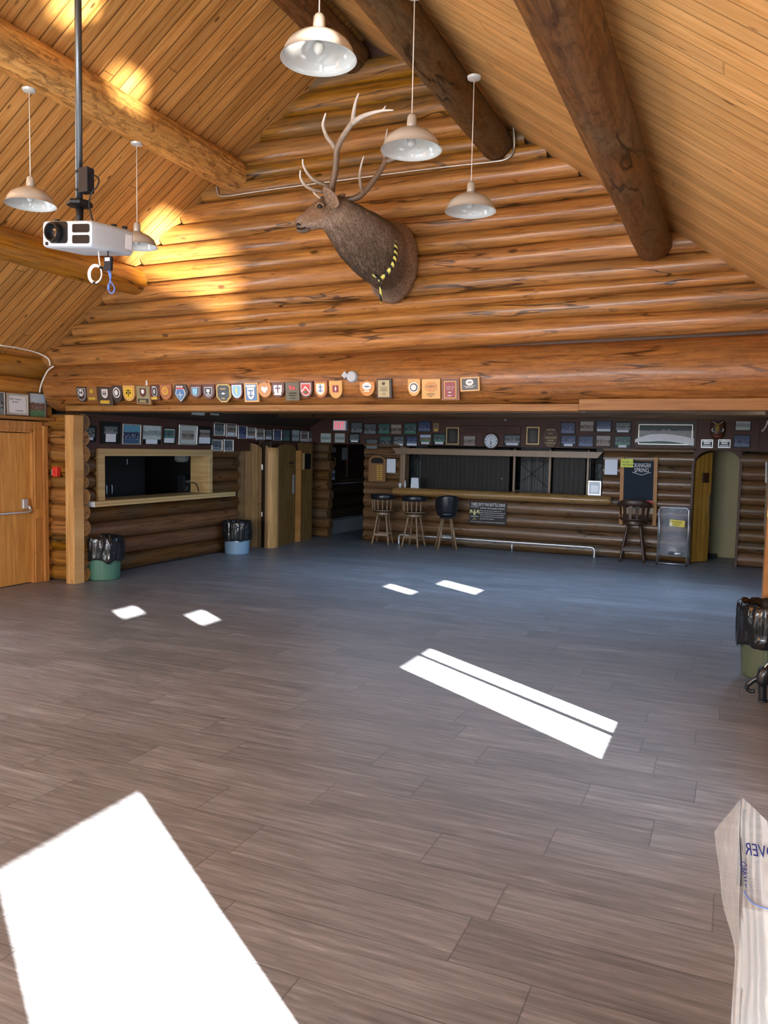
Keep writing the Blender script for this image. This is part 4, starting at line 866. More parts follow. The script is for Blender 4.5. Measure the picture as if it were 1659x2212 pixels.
plaque((647, 823, 675, 859), 'shield', W_RED, 'mahogany shield plaque with red crest and white chevron', [('s', cWHITE, 0.76), ('s', cRED, 0.66), ('v', cWHITE, 0.3, 0.32, 0.3), ('d', cGRN, 0.0, 0.34, 0.1, 0.14)])
plaque((679, 822, 707, 859), 'shield', W_COP, 'copper coloured shield plaque with pale crest and small blue cross', [('s', cGOLD, 0.72), ('s', cWHITE, 0.62), ('x', cBLU, [(-0.03, 0.03, 0.35, 0.78), (-0.12, 0.12, 0.6, 0.65), (-0.16, 0.16, 0.38, 0.43)])])
plaque((711, 822, 739, 860), 'shield', W_TAN, 'light oak shield plaque with maroon square and white fern', [('r', cMAR, -0.22, 0.22, 0.34, 0.74), ('d', cWHITE, 0.02, 0.54, 0.17, 0.07)])
plaque((777, 821, 809, 855), 'peak', W_OR, 'peaked oak shield plaque with white oval of a mountain', [('c', cWHITE, 0.31, 0, 0.62, 0.75), ('d', cBLU, 0.0, 0.6, 0.06, 0.25), ('r', cSIL, -0.18, 0.2, 0.27, 0.34)])
plaque((814, 818, 846, 860), 'rect', cBLACK, 'black bordered plaque with olive metal plate of engraved text', [('r', cOLV, -0.4, 0.36, 0.07, 0.93), ('c', cBLACK, 0.1, -0.02, 0.76), ('x', 'ink', [(-0.22, 0.2, 0.56+0.0, 0.575), (-0.25, 0.22, 0.5, 0.515), (-0.2, 0.18, 0.44, 0.455), (-0.26, 0.22, 0.38, 0.395), (-0.1, 0.08, 0.25, 0.265), (-0.12, 0.1, 0.19, 0.205)])])
plaque((881, 818, 908, 855), 'shield', W_TAN, 'pale oak shield plaque with round black and white ring badge', [('c', cSIL, 0.38, 0, 0.5), ('c', cBLACK, 0.31, 0, 0.5), ('c', cWHITE, 0.22, 0, 0.5)])
plaque((911, 818, 951, 861), 'rect', W_TAN, 'square light oak plaque with burnt in mountain drawing', [('c', W_OR, 0.34, 0, 0.6, 0.75), ('d', W_BR, 0.0, 0.62, 0.06, 0.3), ('t', 'ink', 'Chemainus', 0.4, 0.05, 0.0, 0.27), ('t', 'ink', 'Rugby Club', 0.44, 0.05, 0.0, 0.2), ('t', 'ink', '1986', 0.18, 0.05, 0.0, 0.13)])
plaque((954, 816, 992, 864), 'rect', W_COP, 'glossy maroon plate in a reddish see-through border', [('r', W_RED, -0.45, 0.45, 0.04, 0.96), ('r', cGOLD, -0.34, 0.34, 0.09, 0.86), ('r', cMAR, -0.31, 0.31, 0.11, 0.84), ('t', 'white_ink', 'RUGBY CLUB', 0.46, 0.05, 0.0, 0.6), ('t', 'white_ink', 'TOUR 1987', 0.36, 0.045, 0.0, 0.5), ('d', cWHITE, 0.0, 0.36, 0.03, 0.12), ('x', 'white_ink', [(-0.12, 0.12, 0.2, 0.225)])])
plaque((995, 814, 1037, 845), 'rect', W_TAN, 'small landscape plaque with black face and white oval, rightmost on the header log', [('r', cBLACK, -0.41, 0.41, 0.1, 0.9), ('c', cWHITE, 0.2, 0, 0.62, 0.75), ('t', 'ink', 'OBPS', 0.2, 0.12, 0.0, 0.62), ('x', 'white_ink', [(-0.3, 0.3, 0.34, 0.37), (-0.2, 0.2, 0.24, 0.27)])], roll=-0.04)
tag(MB().bx(-0.012, 0.012, -0.02, 0.0, -0.04, 0.04).build('metal_clip', 'steel', bevel=0.003), 'small silver clip on the header log above the gold fronted plaque', 'clip').location = PY(318, 829, GY-0.14)
sd_ = thing('smoke_alarm', 'round white alarm unit with a diamond shaped plate on the header log', 'alarm', PY(762, 814, GY-0.15))
MB().lathe([(0.0005, 0.045), (0.05, 0.043), (0.062, 0.03), (0.064, 0.0)], (0, 0, 0), 28, Matrix.Rotation(PI/2, 3, 'X')).build('cover', 'white', sd_, smooth=40)
MB().prism([(-0.125, 0.018), (-0.085, -0.022), (-0.045, 0.018), (-0.085, 0.062)], -0.03, 0.0).build('side_plate', 'white', sd_, bevel=0.003)

# ------------------------------------------------------------------ elk head trophy
def fur_mat():
    t = NT('elk_fur'); tint = t.n('ShaderNodeAttribute', dict(attribute_name='tint')).outputs['Fac']
    f = t.noise(t.coord(scale=(30, 8, 12), rot=(0.3, 0.2, 0.5)), 4.0, 5, 0.7, 0.6); p = t.noise(t.coord(), 5.0, 3)
    body = t.ramp(f, [(0.3, (0.06, 0.040, 0.027)), (0.5, (0.36, 0.27, 0.205)), (0.72, (0.62, 0.52, 0.44))])
    dark = t.ramp(f, [(0.3, (0.016, 0.010, 0.007)), (0.5, (0.10, 0.066, 0.046)), (0.72, (0.24, 0.17, 0.125))])
    head = t.ramp(f, [(0.3, (0.11, 0.06, 0.03)), (0.5, (0.22, 0.125, 0.065)), (0.72, (0.36, 0.23, 0.13))])
    # tint: 0 dark mane underside, 0.5 body, 1 tan head
    c = t.mix(t.ramp(tint, [(0.0, 0.0), (0.5, 1.0)]), dark, body); c = t.mix(t.ramp(tint, [(0.55, 0.0), (1.0, 1.0)]), c, head)
    c = t.mix(t.math('MULTIPLY', p, 0.25), c, (0.2, 0.13, 0.08)); t.bump(f, 0.8, 0.012)
    return t.fin(c, 0.8, Specular_IOR_Level=0.2)
M['fur'] = fur_mat()
elk_o = PY(848, 567, GY)
elk = thing('elk_head', 'mounted bull elk head with large antlers on the log gable wall', 'trophy', elk_o)
rings_def = [  # pixel centre, depth y, half width, half height, tint
    ((849, 568), 8.02, 0.255, 0.40, 0.75), ((849, 568), 7.97, 0.285, 0.43, 0.75), ((847, 567), 7.90, 0.285, 0.43, 0.72), ((842, 563), 7.78, 0.25, 0.375, 0.62),
    ((832, 556), 7.63, 0.232, 0.315, 0.45), ((818, 546), 7.47, 0.245, 0.305, 0.4), ((795, 527), 7.30, 0.245, 0.295, 0.4), ((770, 506), 7.16, 0.225, 0.265, 0.42),
    ((748, 485), 7.06, 0.19, 0.225, 0.48), ((729, 468), 7.0, 0.155, 0.185, 0.65), ((712, 461), 6.96, 0.135, 0.165, 0.85), ((694, 463), 6.93, 0.118, 0.142, 0.95),
    ((679, 470), 6.91, 0.095, 0.112, 0.95), ((666, 477), 6.90, 0.076, 0.088, 0.85), ((655, 482), 6.89, 0.068, 0.076, 0.7), ((646, 486), 6.885, 0.062, 0.066, 0.35), ((640, 488), 6.88, 0.04, 0.042, 0.15)]
cs_ = [PY(*p, y)-elk_o for p, y, *_ in rings_def]
eb = MB(); prev = None; SEG = 28; rids = []
for i, (p, y, hw, hh_, tn) in enumerate(rings_def):
    d = (cs_[min(i+1, len(cs_)-1)]-cs_[max(i-1, 0)]).normalized()
    if i < 3: d = Vector((0, -1, 0)).lerp(d, 0.15*i).normalized()
    if i < 13: pass
    sd = d.cross(Vector((0, 0, 1))).normalized(); up = sd.cross(d).normalized()
    vs = []
    for k in range(SEG):
        a = 2*PI*k/SEG; c, s_ = math.cos(a), math.sin(a)
        e = 1+0.05*noise.noise(Vector((i*0.9, 2*c, 2*s_)))
        wv = hw*(1+0.12*(-s_) if 9 <= i <= 13 else 1)
        if 3 <= i <= 9: eb.tint = max(0.0, min(1.0, tn+0.16*s_-(0.18 if s_ < -0.2 else 0.0)))
        elif i > 9 and s_ < -0.5: eb.tint = max(0.05, tn-0.3)
        else: eb.tint = tn
        vs.append((cs_[i]+sd*c*wv*e+up*s_*hh_*e, eb.tint))
    b = len(eb.v)
    for v, tt in vs: eb.tint = tt; eb.add([v], [])
    rids.append(b)
for a, b in zip(rids, rids[1:]):
    for k in range(SEG): eb.f.append((a+k, a+(k+1) % SEG, b+(k+1) % SEG, b+k))
eb.f.append(tuple(rids[0]+k for k in range(SEG))[::-1]); eb.f.append(tuple(rids[-1]+k for k in range(SEG)))
eo = eb.build('body', 'fur', elk, smooth='all', subd=2)
tx = bpy.data.textures.new('fur_relief', 'CLOUDS'); tx.noise_scale = 0.06
dm = eo.modifiers.new('relief', 'DISPLACE'); dm.texture = tx; dm.strength = 0.018; dm.mid_level = 0.5
EP = lambda x, y, Y: PY(x, y, Y)-elk_o
# long neck hair, lying back and down
rnd = random.Random(5); mh_ = MB()
for q in range(9000):
    i = rnd.choice((4, 5, 5, 5, 6, 6, 7, 7, 8, 8, 9, 10)); f = rnd.random(); a = rnd.random()*2*PI; c, s_ = math.cos(a), math.sin(a)
    d = (cs_[i+1]-cs_[i]).normalized(); sd = d.cross(Vector((0, 0, 1))).normalized(); up = sd.cross(d)
    A_, B_ = rings_def[i], rings_def[i+1]; hw = A_[2]+(B_[2]-A_[2])*f; hh_ = A_[3]+(B_[3]-A_[3])*f
    n_ = (sd*c/hw+up*s_/hh_).normalized(); p = cs_[i].lerp(cs_[i+1], f)+sd*c*hw*0.985+up*s_*hh_*0.985
    g = (-d*0.9+Vector((0, 0, -0.75))); g = (g-g.dot(n_)*n_).normalized(); L = (0.05+0.05*rnd.random())*(1.25 if s_ < 0 else 0.85); L *= 0.55 if i >= 9 else 1
    w_ = n_.cross(g).normalized()*0.0022; tn = A_[4]+0.16*s_-(0.16 if s_ < -0.2 else 0)+rnd.uniform(-0.14, 0.16); mh_.tint = max(0.0, min(1.0, tn))
    g2 = (g+w_*rnd.uniform(-90, 90)).normalized()
    P = [p+n_*0.004, p+g2*L*0.5+n_*0.016, p+g2*L+n_*0.012]
    mh_.add([P[0]-w_, P[0]+w_, P[1]-w_*0.8, P[1]+w_*0.8, P[2]], [(0, 1, 3, 2), (2, 3, 4)])
tag(mh_.build('mane', 'fur', elk, smooth='all'), 'long coarse neck hair', kind='stuff')
# eye, nostril, mouth
ec = EP(691, 446, 6.80)
ey = MB().ball(ec, (0.021, 0.015, 0.019), 14, 10).build('eye', NT('dark_glass_eye').fin((0.01, 0.006, 0.004), 0.05), elk, smooth='all')
m = MB(); m.tint = 0.9; m.tube(smoothpath([ec+Vector((-0.04, -0.006, -0.012)), ec+Vector((-0.015, -0.012, 0.022)), ec+Vector((0.02, -0.010, 0.024)), ec+Vector((0.045, 0.0, 0.0))], 4), [0.006]+[0.011]*11+[0.006], 8).build('eyelid', 'fur', elk, smooth='all')
MB().tube([EP(640, 486, 6.835), EP(644, 484, 6.82), EP(648, 486, 6.815)], [0.008, 0.012, 0.006], 8).build('nostril', 'black', elk, smooth='all')
MB().tube(smoothpath([EP(641, 493, 6.85), EP(650, 495, 6.815), EP(660, 491, 6.81)], 4), [0.004]+[0.008]*7+[0.003], 8).build('mouth', 'black', elk, smooth='all')
# lower jaw / chin
m = MB(); m.tint = 0.25; m.ball(EP(655, 497, 6.885), (0.07, 0.05, 0.026), 14, 8); m.build('chin', 'fur', elk, smooth='all')
# ears: leaf-shaped cups
def ear(base, tip, wid, name_tint):
    base, tip = Vector(base), Vector(tip); d = (tip-base); L = d.length; d.normalize(); sd = d.cross(Vector((0.2, -1, 0.1))).normalized(); nn = sd.cross(d).normalized()
    m = MB(); m.tint = name_tint; R = []
    for i in range(10):
        f = i/9; wv = wid*(math.sin(PI*min(1, 0.18+f*0.82))**0.8)*(1.0 if f < 0.95 else 0.35)+0.004
        vs = []
        for k in range(12):
            a = 2*PI*k/12; x = math.cos(a)*wv; z = math.sin(a)*0.012+(-0.6*wv*(1-(x/max(wv, 1e-4))**2))*0.8
            vs.append(base+d*L*f+sd*x+nn*z)
        R.append(m.add(vs, []))
    for a, b in zip(R, R[1:]):
        for k in range(12): m.f.append((a+k, a+(k+1) % 12, b+(k+1) % 12, b+k))
    m.f.append(tuple(R[-1]+k for k in range(12))); m.f.append(tuple(R[0]+k for k in range(12))[::-1])
    return m.build('ear', 'fur', elk, smooth='all', subd=1)
ear(EP(727, 448, 6.84), EP(699, 402, 6.82), 0.055, 0.75)
ear(EP(722, 440, 7.10), EP(745, 418, 7.22), 0.05, 0.6)
def antler_mat():
    t = NT('antler_bone'); tint = t.n('ShaderNodeAttribute', dict(attribute_name='tint')).outputs['Fac']; n = t.noise(t.coord(scale=(1, 1, 0.5)), 40, 4)
    c = t.ramp(t.math('ADD', tint, t.math('MULTIPLY', t.math('SUBTRACT', n, 0.5), 0.25)), [(0.0, (0.10, 0.05, 0.026)), (0.35, (0.21, 0.145, 0.095)), (0.65, (0.48, 0.42, 0.35)), (0.95, (0.86, 0.84, 0.80))])
    t.bump(n, 0.3, 0.004); return t.fin(c, 0.4)
M['antler'] = antler_mat()
def branch(m, px, radii, t0, t1):
    pts = smoothpath([EP(*p) for p in px], 5); n = len(pts); r0, r1 = radii
    b = len(m.v); rad = [r0+(r1-r0)*(i/(n-1))**1.3 for i in range(n)]; m.tube(pts, rad, 12)
    for i in range(n):
        for k in range(12): m.t[b+i*12+k] = t0+(t1-t0)*i/(n-1)
def Z(pts, ya, yb): return [(x, y, ya+(yb-ya)*i/(len(pts)-1)) for i, (x, y) in enumerate(pts)]
a = MB()
branch(a, Z([(716, 416), (718, 398), (724, 370), (726, 345), (728, 322), (739, 298), (752, 278), (763, 262)], 6.95, 6.7), (0.033, 0.024), 0.05, 0.62)
branch(a, Z([(762, 265), (764, 245), (768, 222), (775, 201)], 6.7, 6.66), (0.024, 0.006), 0.65, 1.0)
branch(a, Z([(762, 266), (778, 254), (800, 245), (825, 239), (850, 238)], 6.7, 6.62), (0.026, 0.005), 0.65, 1.0)
branch(a, Z([(822, 240), (829, 236), (833, 228)], 6.64, 6.63), (0.012, 0.004), 0.9, 1.0)
branch(a, Z([(728, 328), (718, 310), (706, 295), (698, 272), (700, 257), (704, 244)], 6.82, 6.72), (0.025, 0.006), 0.4, 1.0)
branch(a, Z([(716, 406), (700, 399), (680, 390), (664, 374), (655, 356), (654, 344)], 6.94, 6.72), (0.022, 0.006), 0.1, 1.0)
branch(a, Z([(716, 413), (698, 414), (676, 410), (658, 399), (649, 383), (649, 368)], 6.94, 6.66), (0.022, 0.006), 0.1, 1.0)
a.build('antler', 'antler', elk, smooth='all')
a = MB()
branch(a, Z([(734, 434), (752, 432), (774, 425), (790, 411), (806, 391), (822, 368), (834, 345)], 7.05, 7.2), (0.032, 0.024), 0.05, 0.4)
branch(a, Z([(833, 348), (831, 330), (833, 305), (837, 278)], 7.2, 7.22), (0.022, 0.006), 0.35, 0.85)
branch(a, Z([(832, 349), (846, 345), (860, 339), (874, 331), (892, 318)], 7.2, 7.26), (0.023, 0.010), 0.35, 0.6)
branch(a, Z([(783, 418), (779, 400), (777, 380), (780, 358), (786, 337)], 7.1, 7.14), (0.019, 0.006), 0.3, 1.0)
branch(a, Z([(733, 431), (715, 432), (697, 430), (683, 421), (676, 413)], 7.06, 7.02), (0.021, 0.006), 0.1, 0.9)
a.build('antler', 'antler', elk, smooth='all')
# striped necktie looped round the neck
def stripes():
    t = NT('yellow_and_black_stripes'); w_ = t.n('ShaderNodeTexWave', dict(wave_type='BANDS', bands_direction='DIAGONAL'), Vector=t.coord(), Scale=7.0, Distortion=0.0).outputs['Fac']
    return t.fin(t.ramp(w_, [(0.0, (0.012, 0.012, 0.014)), (0.5, (0.70, 0.68, 0.16))], 'CONSTANT'), 0.6)
M['stripes'] = stripes()
tie_o = PY(822, 604, 7.40)
tie = thing('necktie', 'yellow and black striped necktie looped round the elk neck', 'necktie', tie_o)
TP = lambda x, y, Y: PY(x, y, Y)-tie_o
MB().tube(smoothpath([TP(840, 495, 7.60), TP(850, 511, 7.44), TP(855, 532, 7.35), TP(854, 555, 7.28), TP(847, 575, 7.25), TP(836, 590, 7.27), TP(823, 602, 7.32)], 5), [0.012]+[0.02]*29+[0.016], 8).build('loop', 'stripes', tie, smooth='all')
MB().tube(smoothpath([TP(792, 580, 7.30), TP(804, 591, 7.29), TP(819, 602, 7.31)], 5), 0.015, 8).build('loop', 'stripes', tie, smooth='all')
MB().ball(TP(822, 604, 7.30), (0.028, 0.022, 0.024), 10, 8).build('knot', 'stripes', tie, smooth='all')
MB().tube([TP(822, 606, 7.35), TP(822, 625, 7.37), TP(823, 642, 7.4), TP(823, 656, 7.42)], [0.014, 0.012, 0.013, 0.004], 6).build('tail', 'stripes', tie, smooth='all')

# ------------------------------------------------------------------ bins
def make_bin(loc, r0, r1, h, mat, label, bag_drop, ribs=40, seed=1, bulge=1.08):
    t = thing('trash_bin', label, 'bin', loc)
    n = 96; m = MB(); R = []
    for j, (f, k) in enumerate(((0, 0.96), (0.02, 1.0), (0.3, 1), (0.6, 1), (0.9, 1), (0.96, 1.03), (1.0, 1.03))):
        r = (r0+(r1-r0)*f)*k
        R.append(m.add([((r+(0.004 if (i % (n//ribs if ribs else n)) == 0 and 0.02 < f < 0.9 else 0))*math.cos(2*PI*i/n), (r+(0.004 if ribs and i % 2 == 0 and 0.01 < f < 0.95 else 0))*math.sin(2*PI*i/n), h*f) for i in range(n)], []))
    for a, b in zip(R, R[1:]):
        for k in range(n): m.f.append((a+k, a+(k+1) % n, b+(k+1) % n, b+k))
    m.f.append(tuple(R[0]+k for k in range(n))[::-1]); m.build('bucket', mat, t, smooth=30)
    # liner folded over the rim, crumpled
    m = MB(); n = 120; R = []; rnd = random.Random(seed); off = rnd.random()*50
    prof = [(0.86, h-0.16), (0.9, h-0.06), (0.95, h+0.012), (1.04, h+0.03), (1.10*bulge/1.08, h+0.015), (1.13*bulge/1.08, h-bag_drop*0.25), (1.12*bulge/1.08, h-bag_drop*0.5), (1.10*bulge/1.08, h-bag_drop*0.75), (1.11*bulge/1.08, h-bag_drop), (1.07, h-bag_drop*1.03)]
    for j, (k, z) in enumerate(prof):
        vs = []
        for i in range(n):
            a = 2*PI*i/n; c, s_ = math.cos(a), math.sin(a)
            nz = noise.noise(Vector((c*4+off, s_*4, z*5)))*0.5+noise.noise(Vector((c*9+off, s_*9, z*5)))*0.5+0.1*noise.noise(Vector((c*24+off, s_*24, z*15)))
            amp = 0.0 if j < 2 else (0.014 if j < 4 else 0.034)
            zz = z+(0.06*noise.noise(Vector((c*2+off, s_*2, 3)))-0.02 if j >= 8 else 0.022*noise.noise(Vector((c*5+off, s_*5, 9)))*(j >= 2))
            r = r1*k+amp*nz; vs.append((r*c, r*s_, zz))
        R.append(m.add(vs, []))
    for a, b in zip(R, R[1:]):
        for k in range(n): m.f.append((a+k, a+(k+1) % n, b+(k+1) % n, b+k))
    m.build('liner_bag', 'bag', t, smooth='all', subd=1); return t
make_bin(PF(223, 1249), 0.215, 0.25, 0.56, 'green_bin', 'green ribbed trash bin with black liner beside the pale post', 0.27, 48, 3)
b2 = make_bin(PF(512, 1195), 0.205, 0.225, 0.54, 'blue_bin', 'blue grey trash bin with black liner by the plank doors', 0.28, 0, 7)
MB().prism([(-0.03, 0.215), (0.02, 0.215), (0.02, 0.25), (-0.03, 0.25)], -0.003, 0.0).build('sticker', 'paper', b2).location = (0.13, -0.18, 0.0)
b2.children[-1].rotation_euler = (0, 0, math.radians(35))
make_bin(PF(1655, 1462)+Vector((0.02, 0.05, 0)), 0.215, 0.245, 0.60, 'olive_bin', 'olive green trash bin with black liner at the right edge', 0.30, 48, 12, 1.1)

# ------------------------------------------------------------------ bar stools
def at_bar(px, py, back=0.11):
    p = PF(px, py); return Vector((p.x*(p.y+back)/p.y, p.y+back, 0))
def captain_stool(name, label, loc, rz, wood, seat_h=0.66, group=None, dark=False):
    t = thing(name, label, 'stool', loc, rz, group=group)
    MB().lathe([(0.0005, seat_h+0.03), (0.16, seat_h+0.026), (0.195, seat_h+0.008), (0.2, seat_h-0.012), (0.18, seat_h-0.03), (0.0005, seat_h-0.03)], seg=28).build('seat', wood if dark else 'vinyl', t, smooth=50)
    MB().lathe([(0.0005, seat_h-0.03), (0.15, seat_h-0.03), (0.155, seat_h-0.075), (0.0005, seat_h-0.075)], seg=24).build('swivel_plate', wood, t, smooth=40)
    feet = []
    for k in range(4):
        a = PI/4+k*PI/2; p0 = Vector((0.115*math.cos(a), 0.115*math.sin(a), seat_h-0.07)); p1 = Vector((0.235*math.cos(a), 0.235*math.sin(a), 0.0)); feet.append((p0, p1))
        P = [p0.lerp(p1, f) for f in (0, 0.12, 0.2, 0.24, 0.28, 0.5, 0.7, 0.74, 0.78, 0.9, 1.0)]
        MB().tube(P, [0.017, 0.02, 0.014, 0.021, 0.016, 0.02, 0.016, 0.021, 0.017, 0.019, 0.015], 10).build('leg', wood, t, smooth='all')
    for k in range(4):
        z = 0.26 if k % 2 else 0.2; f = 1-z/(seat_h-0.07); a, b = feet[k], feet[(k+1) % 4]
        m = MB(); A, B = a[0].lerp(a[1], f), b[0].lerp(b[1], f)
        if k % 2: m.tube([A, B], 0.012, 8)
        else:
            mid = (A+B)/2; dr = (B-A).normalized(); m.box(mid, ((B-A).length, 0.022, 0.045), Matrix.Rotation(math.atan2(dr.y, dr.x), 3, 'Z'))
        m.build('stretcher', wood, t, smooth=40)
    # curved back: local -y is the back
    R = 0.205; arc = [math.radians(x) for x in range(-200, 21, 10)]
    zb, zt = seat_h+0.035, seat_h+0.27
    arm = MB().tube([(R*math.cos(a), R*math.sin(a), zb-0.03) for a in arc], 0.012, 8).build('back_base', wood, t, smooth='all')
    for a in (math.radians(x) for x in (-150, -126, -102, -78, -54, -30)):
        m = MB(); P = [Vector((R*math.cos(a), R*math.sin(a), zb-0.03)).lerp(Vector((1.08*R*math.cos(a), 1.08*R*math.sin(a), zt-0.04)), f) for f in (0, 0.3, 0.5, 0.7, 1)]
        if dark:
            for q0, q1, w0, w1 in zip(P, P[1:], (0.014, 0.017, 0.024, 0.024), (0.017, 0.024, 0.024, 0.03)):
                rz_ = Matrix.Rotation(a+PI/2, 3, 'Z'); m.box((q0+q1)/2, (w0+w1, 0.012, (q1-q0).length+0.004), rz_)
        else: m.tube(P, [0.011, 0.017, 0.012, 0.016, 0.011], 8)
        m.build('spindle', wood, t, smooth='all' if not dark else None)
    arc2 = [math.radians(x) for x in range(-172, -7, 8)] if dark else [math.radians(x) for x in range(-190, 11, 8)]
    m = MB(); R2 = R*1.1; ids = []
    for i, a in enumerate(arc2):
        e = abs(i/(len(arc2)-1)-0.5)*2; hgt = 0.055*(1-(0.5 if dark else 0.25)*e**2); zc = zt-(0.045*e*e if dark else 0.0)
        vs = [(R2+0.024*math.cos(b), hgt*math.sin(b)) for b in (2*PI*q/12 for q in range(12))]
        ids.append(m.add([(r*math.cos(a), r*math.sin(a), zc+z) for r, z in vs], []))
    for a, b in zip(ids, ids[1:]):
        for k in range(12): m.f.append((a+k, a+(k+1) % 12, b+(k+1) % 12, b+k))
    m.f.append(tuple(ids[0]+k for k in range(12))[::-1]); m.f.append(tuple(ids[-1]+k for k in range(12)))
    m.build('back_rail', 'dark_stool' if dark else 'vinyl', t, smooth='all')
    return t
s1 = captain_stool('bar_stool', 'spindle backed stool with black padded rail, leftmost at the bar', at_bar(826, 1177), math.radians(8), 'stool_wood', group='spindle backed bar stools')
copy_tree(s1, at_bar(893, 1183), math.radians(-4), 'spindle backed stool with black padded rail, standing next to the black shell stool')
captain_stool('dark_stool', 'dark mahogany spindle backed stool in front of the chalkboard', at_bar(1366, 1214), math.radians(3), 'dark_stool', 0.68, dark=True).scale = (1.2, 1.15, 1.08)
# shell stool
t = thing('shell_stool', 'bar stool with black moulded tub seat on four wooden legs', 'stool', at_bar(963, 1188), math.radians(28))
m = MB(); R = []; SH_ = 0.66
for j in range(9):
    v = j/8; vs = []
    for i in range(29):
        a = math.radians(-215+250*i/28); e = abs(i/28-0.5)*2
        topz = SH_+0.36*(1-0.62*e**2.2); z = SH_+0.0+(topz-SH_)*v; r = 0.175+0.045*v**0.7+0.01*math.sin(v*PI)
        vs.append((r*math.cos(a), r*math.sin(a), z))
    R.append(m.add(vs, []))
for a, b in zip(R, R[1:]):
    for k in range(28): m.f.append((a+k, a+k+1, b+k+1, b+k))
o = m.build('tub_back', 'vinyl', t, smooth='all'); sm = o.modifiers.new('thickness', 'SOLIDIFY'); sm.thickness = 0.035; sm.offset = -1
MB().lathe([(0.0005, SH_+0.045), (0.16, SH_+0.04), (0.185, SH_+0.01), (0.17, SH_-0.03), (0.1, SH_-0.05), (0.0005, SH_-0.05)], seg=28).build('seat', 'vinyl', t, smooth='all')
MB().box((0, 0, SH_-0.065), (0.22, 0.22, 0.03)).build('swivel_plate', 'grey_box', t, bevel=0.005)
ft = []
for k in range(4):
    a = PI/4+k*PI/2; p0, p1 = Vector((0.1*math.cos(a), 0.1*math.sin(a), SH_-0.07)), Vector((0.25*math.cos(a), 0.25*math.sin(a), 0)); ft.append((p0, p1))
    MB().tube([p0, p0.lerp(p1, 0.5), p1], [0.018, 0.02, 0.022], 8).build('leg', 'stool_wood', t, smooth='all')
for k in range(4):
    A, B = ft[k][0].lerp(ft[k][1], 0.58), ft[(k+1) % 4][0].lerp(ft[(k+1) % 4][1], 0.58)
    MB().tube([A, B], 0.008, 8).build('footrest', 'steel', t, smooth='all')

# ------------------------------------------------------------------ kitchen hatch
hz0, hz1 = 1.045, 1.80
h = thing('hatch_casing', 'pale wooden casing round the dark kitchen hatch', 'hatch frame', (KX, 8.55, 1.06))
HL, HH = 2.63, 0.715
MB().ring([(-0.0, 0), (HL, 0), (HL, HH), (0, HH)], [(0.125, 0.0), (HL-0.1, 0.0), (HL-0.1, HH-0.105), (0.125, HH-0.105)], -0.045, 0.0).build('architrave', 'pass_wood', h, bevel=0.004)
lin = MB().bx(0.10, 0.125, 0, 0.33, 0, HH-0.08).bx(HL-0.1, HL-0.075, 0, 0.33, 0, HH-0.08).bx(0.1, HL-0.075, 0, 0.33, HH-0.105, HH-0.08)
lin.build('jamb_lining', 'pass_wood', h)
h.rotation_euler = (0, 0, PI/2)
ct = thing('hatch_counter', 'long pale wooden serving ledge under the kitchen hatch', 'counter', (KX, 8.32, 0.985), PI/2)
MB().bx(0.0, 3.33, -0.19, 0.33, 0, 0.075).build('top', 'pass_wood', ct, bevel=0.004)
MB().bx(-0.003, 0.0, -0.19, -0.0, 0.001, 0.074).build('end_cap', 'paper', ct)
# inside the kitchen, seen through the hatch
pd = thing('kitchen_lamp', 'ribbed white glass lampshade hanging inside the kitchen hatch', 'lamp', PX(393, 992, -9.0)+Vector((0, 0, -0.02)))
m = MB(); n = 48; R = []
for r, z in ((0.03, 0.16), (0.09, 0.14), (0.13, 0.06), (0.125, 0.0), (0.09, -0.03)):
    R.append(m.add([((r+(0.005 if i % 4 < 2 else 0))*math.cos(2*PI*i/n), (r+(0.005 if i % 4 < 2 else 0))*math.sin(2*PI*i/n), z) for i in range(n)], []))
for a, b in zip(R, R[1:]):
    for k in range(n): m.f.append((a+k, a+(k+1) % n, b+(k+1) % n, b+k))
m.build('lamp_shade', 'enamel', pd, smooth=30); MB().tube([(0, 0, 0.15), (0, 0, 0.72)], 0.006, 6).build('cord', 'cord', pd)
fz = thing('kitchen_cupboard', 'dark cupboard with two thin steel handles inside the kitchen', 'cupboard', (-9.9, 10.2, 0))
MB().bx(0, 0.55, -0.9, 0.9, 0, 1.98).build('carcass', 'black_void', fz, bevel=0.005)
for yy in (-0.06, 0.06): MB().tube([(0.56, yy, 1.02), (0.575, yy, 1.03), (0.575, yy, 1.16), (0.56, yy, 1.17)], 0.007, 6).build('handle', 'steel', fz)
MB().tube([(0.56, 0.42, 1.5), (0.575, 0.42, 1.51), (0.575, 0.42, 1.58), (0.56, 0.42, 1.59)], 0.006, 6).build('handle', 'steel', fz)
tag(MB().tube(smoothpath([PX(385, 1062, -8.15), PX(397, 1058, -8.15), PX(405, 1048, -8.15), PX(413, 1043, -8.12), PX(423, 1045, -8.1), PX(428, 1056, -8.1), PX(429, 1062, -8.1)], 4), 0.009, 8).build('hose', 'black', smooth='all'), 'black hose arching over the kitchen ledge', 'hose')
ap_ = thing('coffee_machine', 'steel and white appliance glimpsed at the right of the kitchen hatch', 'appliance', PX(398, 1062, -8.6))
MB().bx(-0.07, 0.08, -0.1, 0.1, 0, 0.28).build('housing', 'grey_box', ap_, bevel=0.01); MB().bx(0.08, 0.084, -0.08, 0.0, 0.02, 0.1).bx(0.08, 0.084, -0.06, 0.08, 0.15, 0.2).build('front_panel', 'steel', ap_); MB().tube([(0.1, 0.05, 0.0), (0.1, 0.06, 0.13), (0.1, 0.03, 0.2)], 0.008, 6).build('spout', 'steel', ap_)

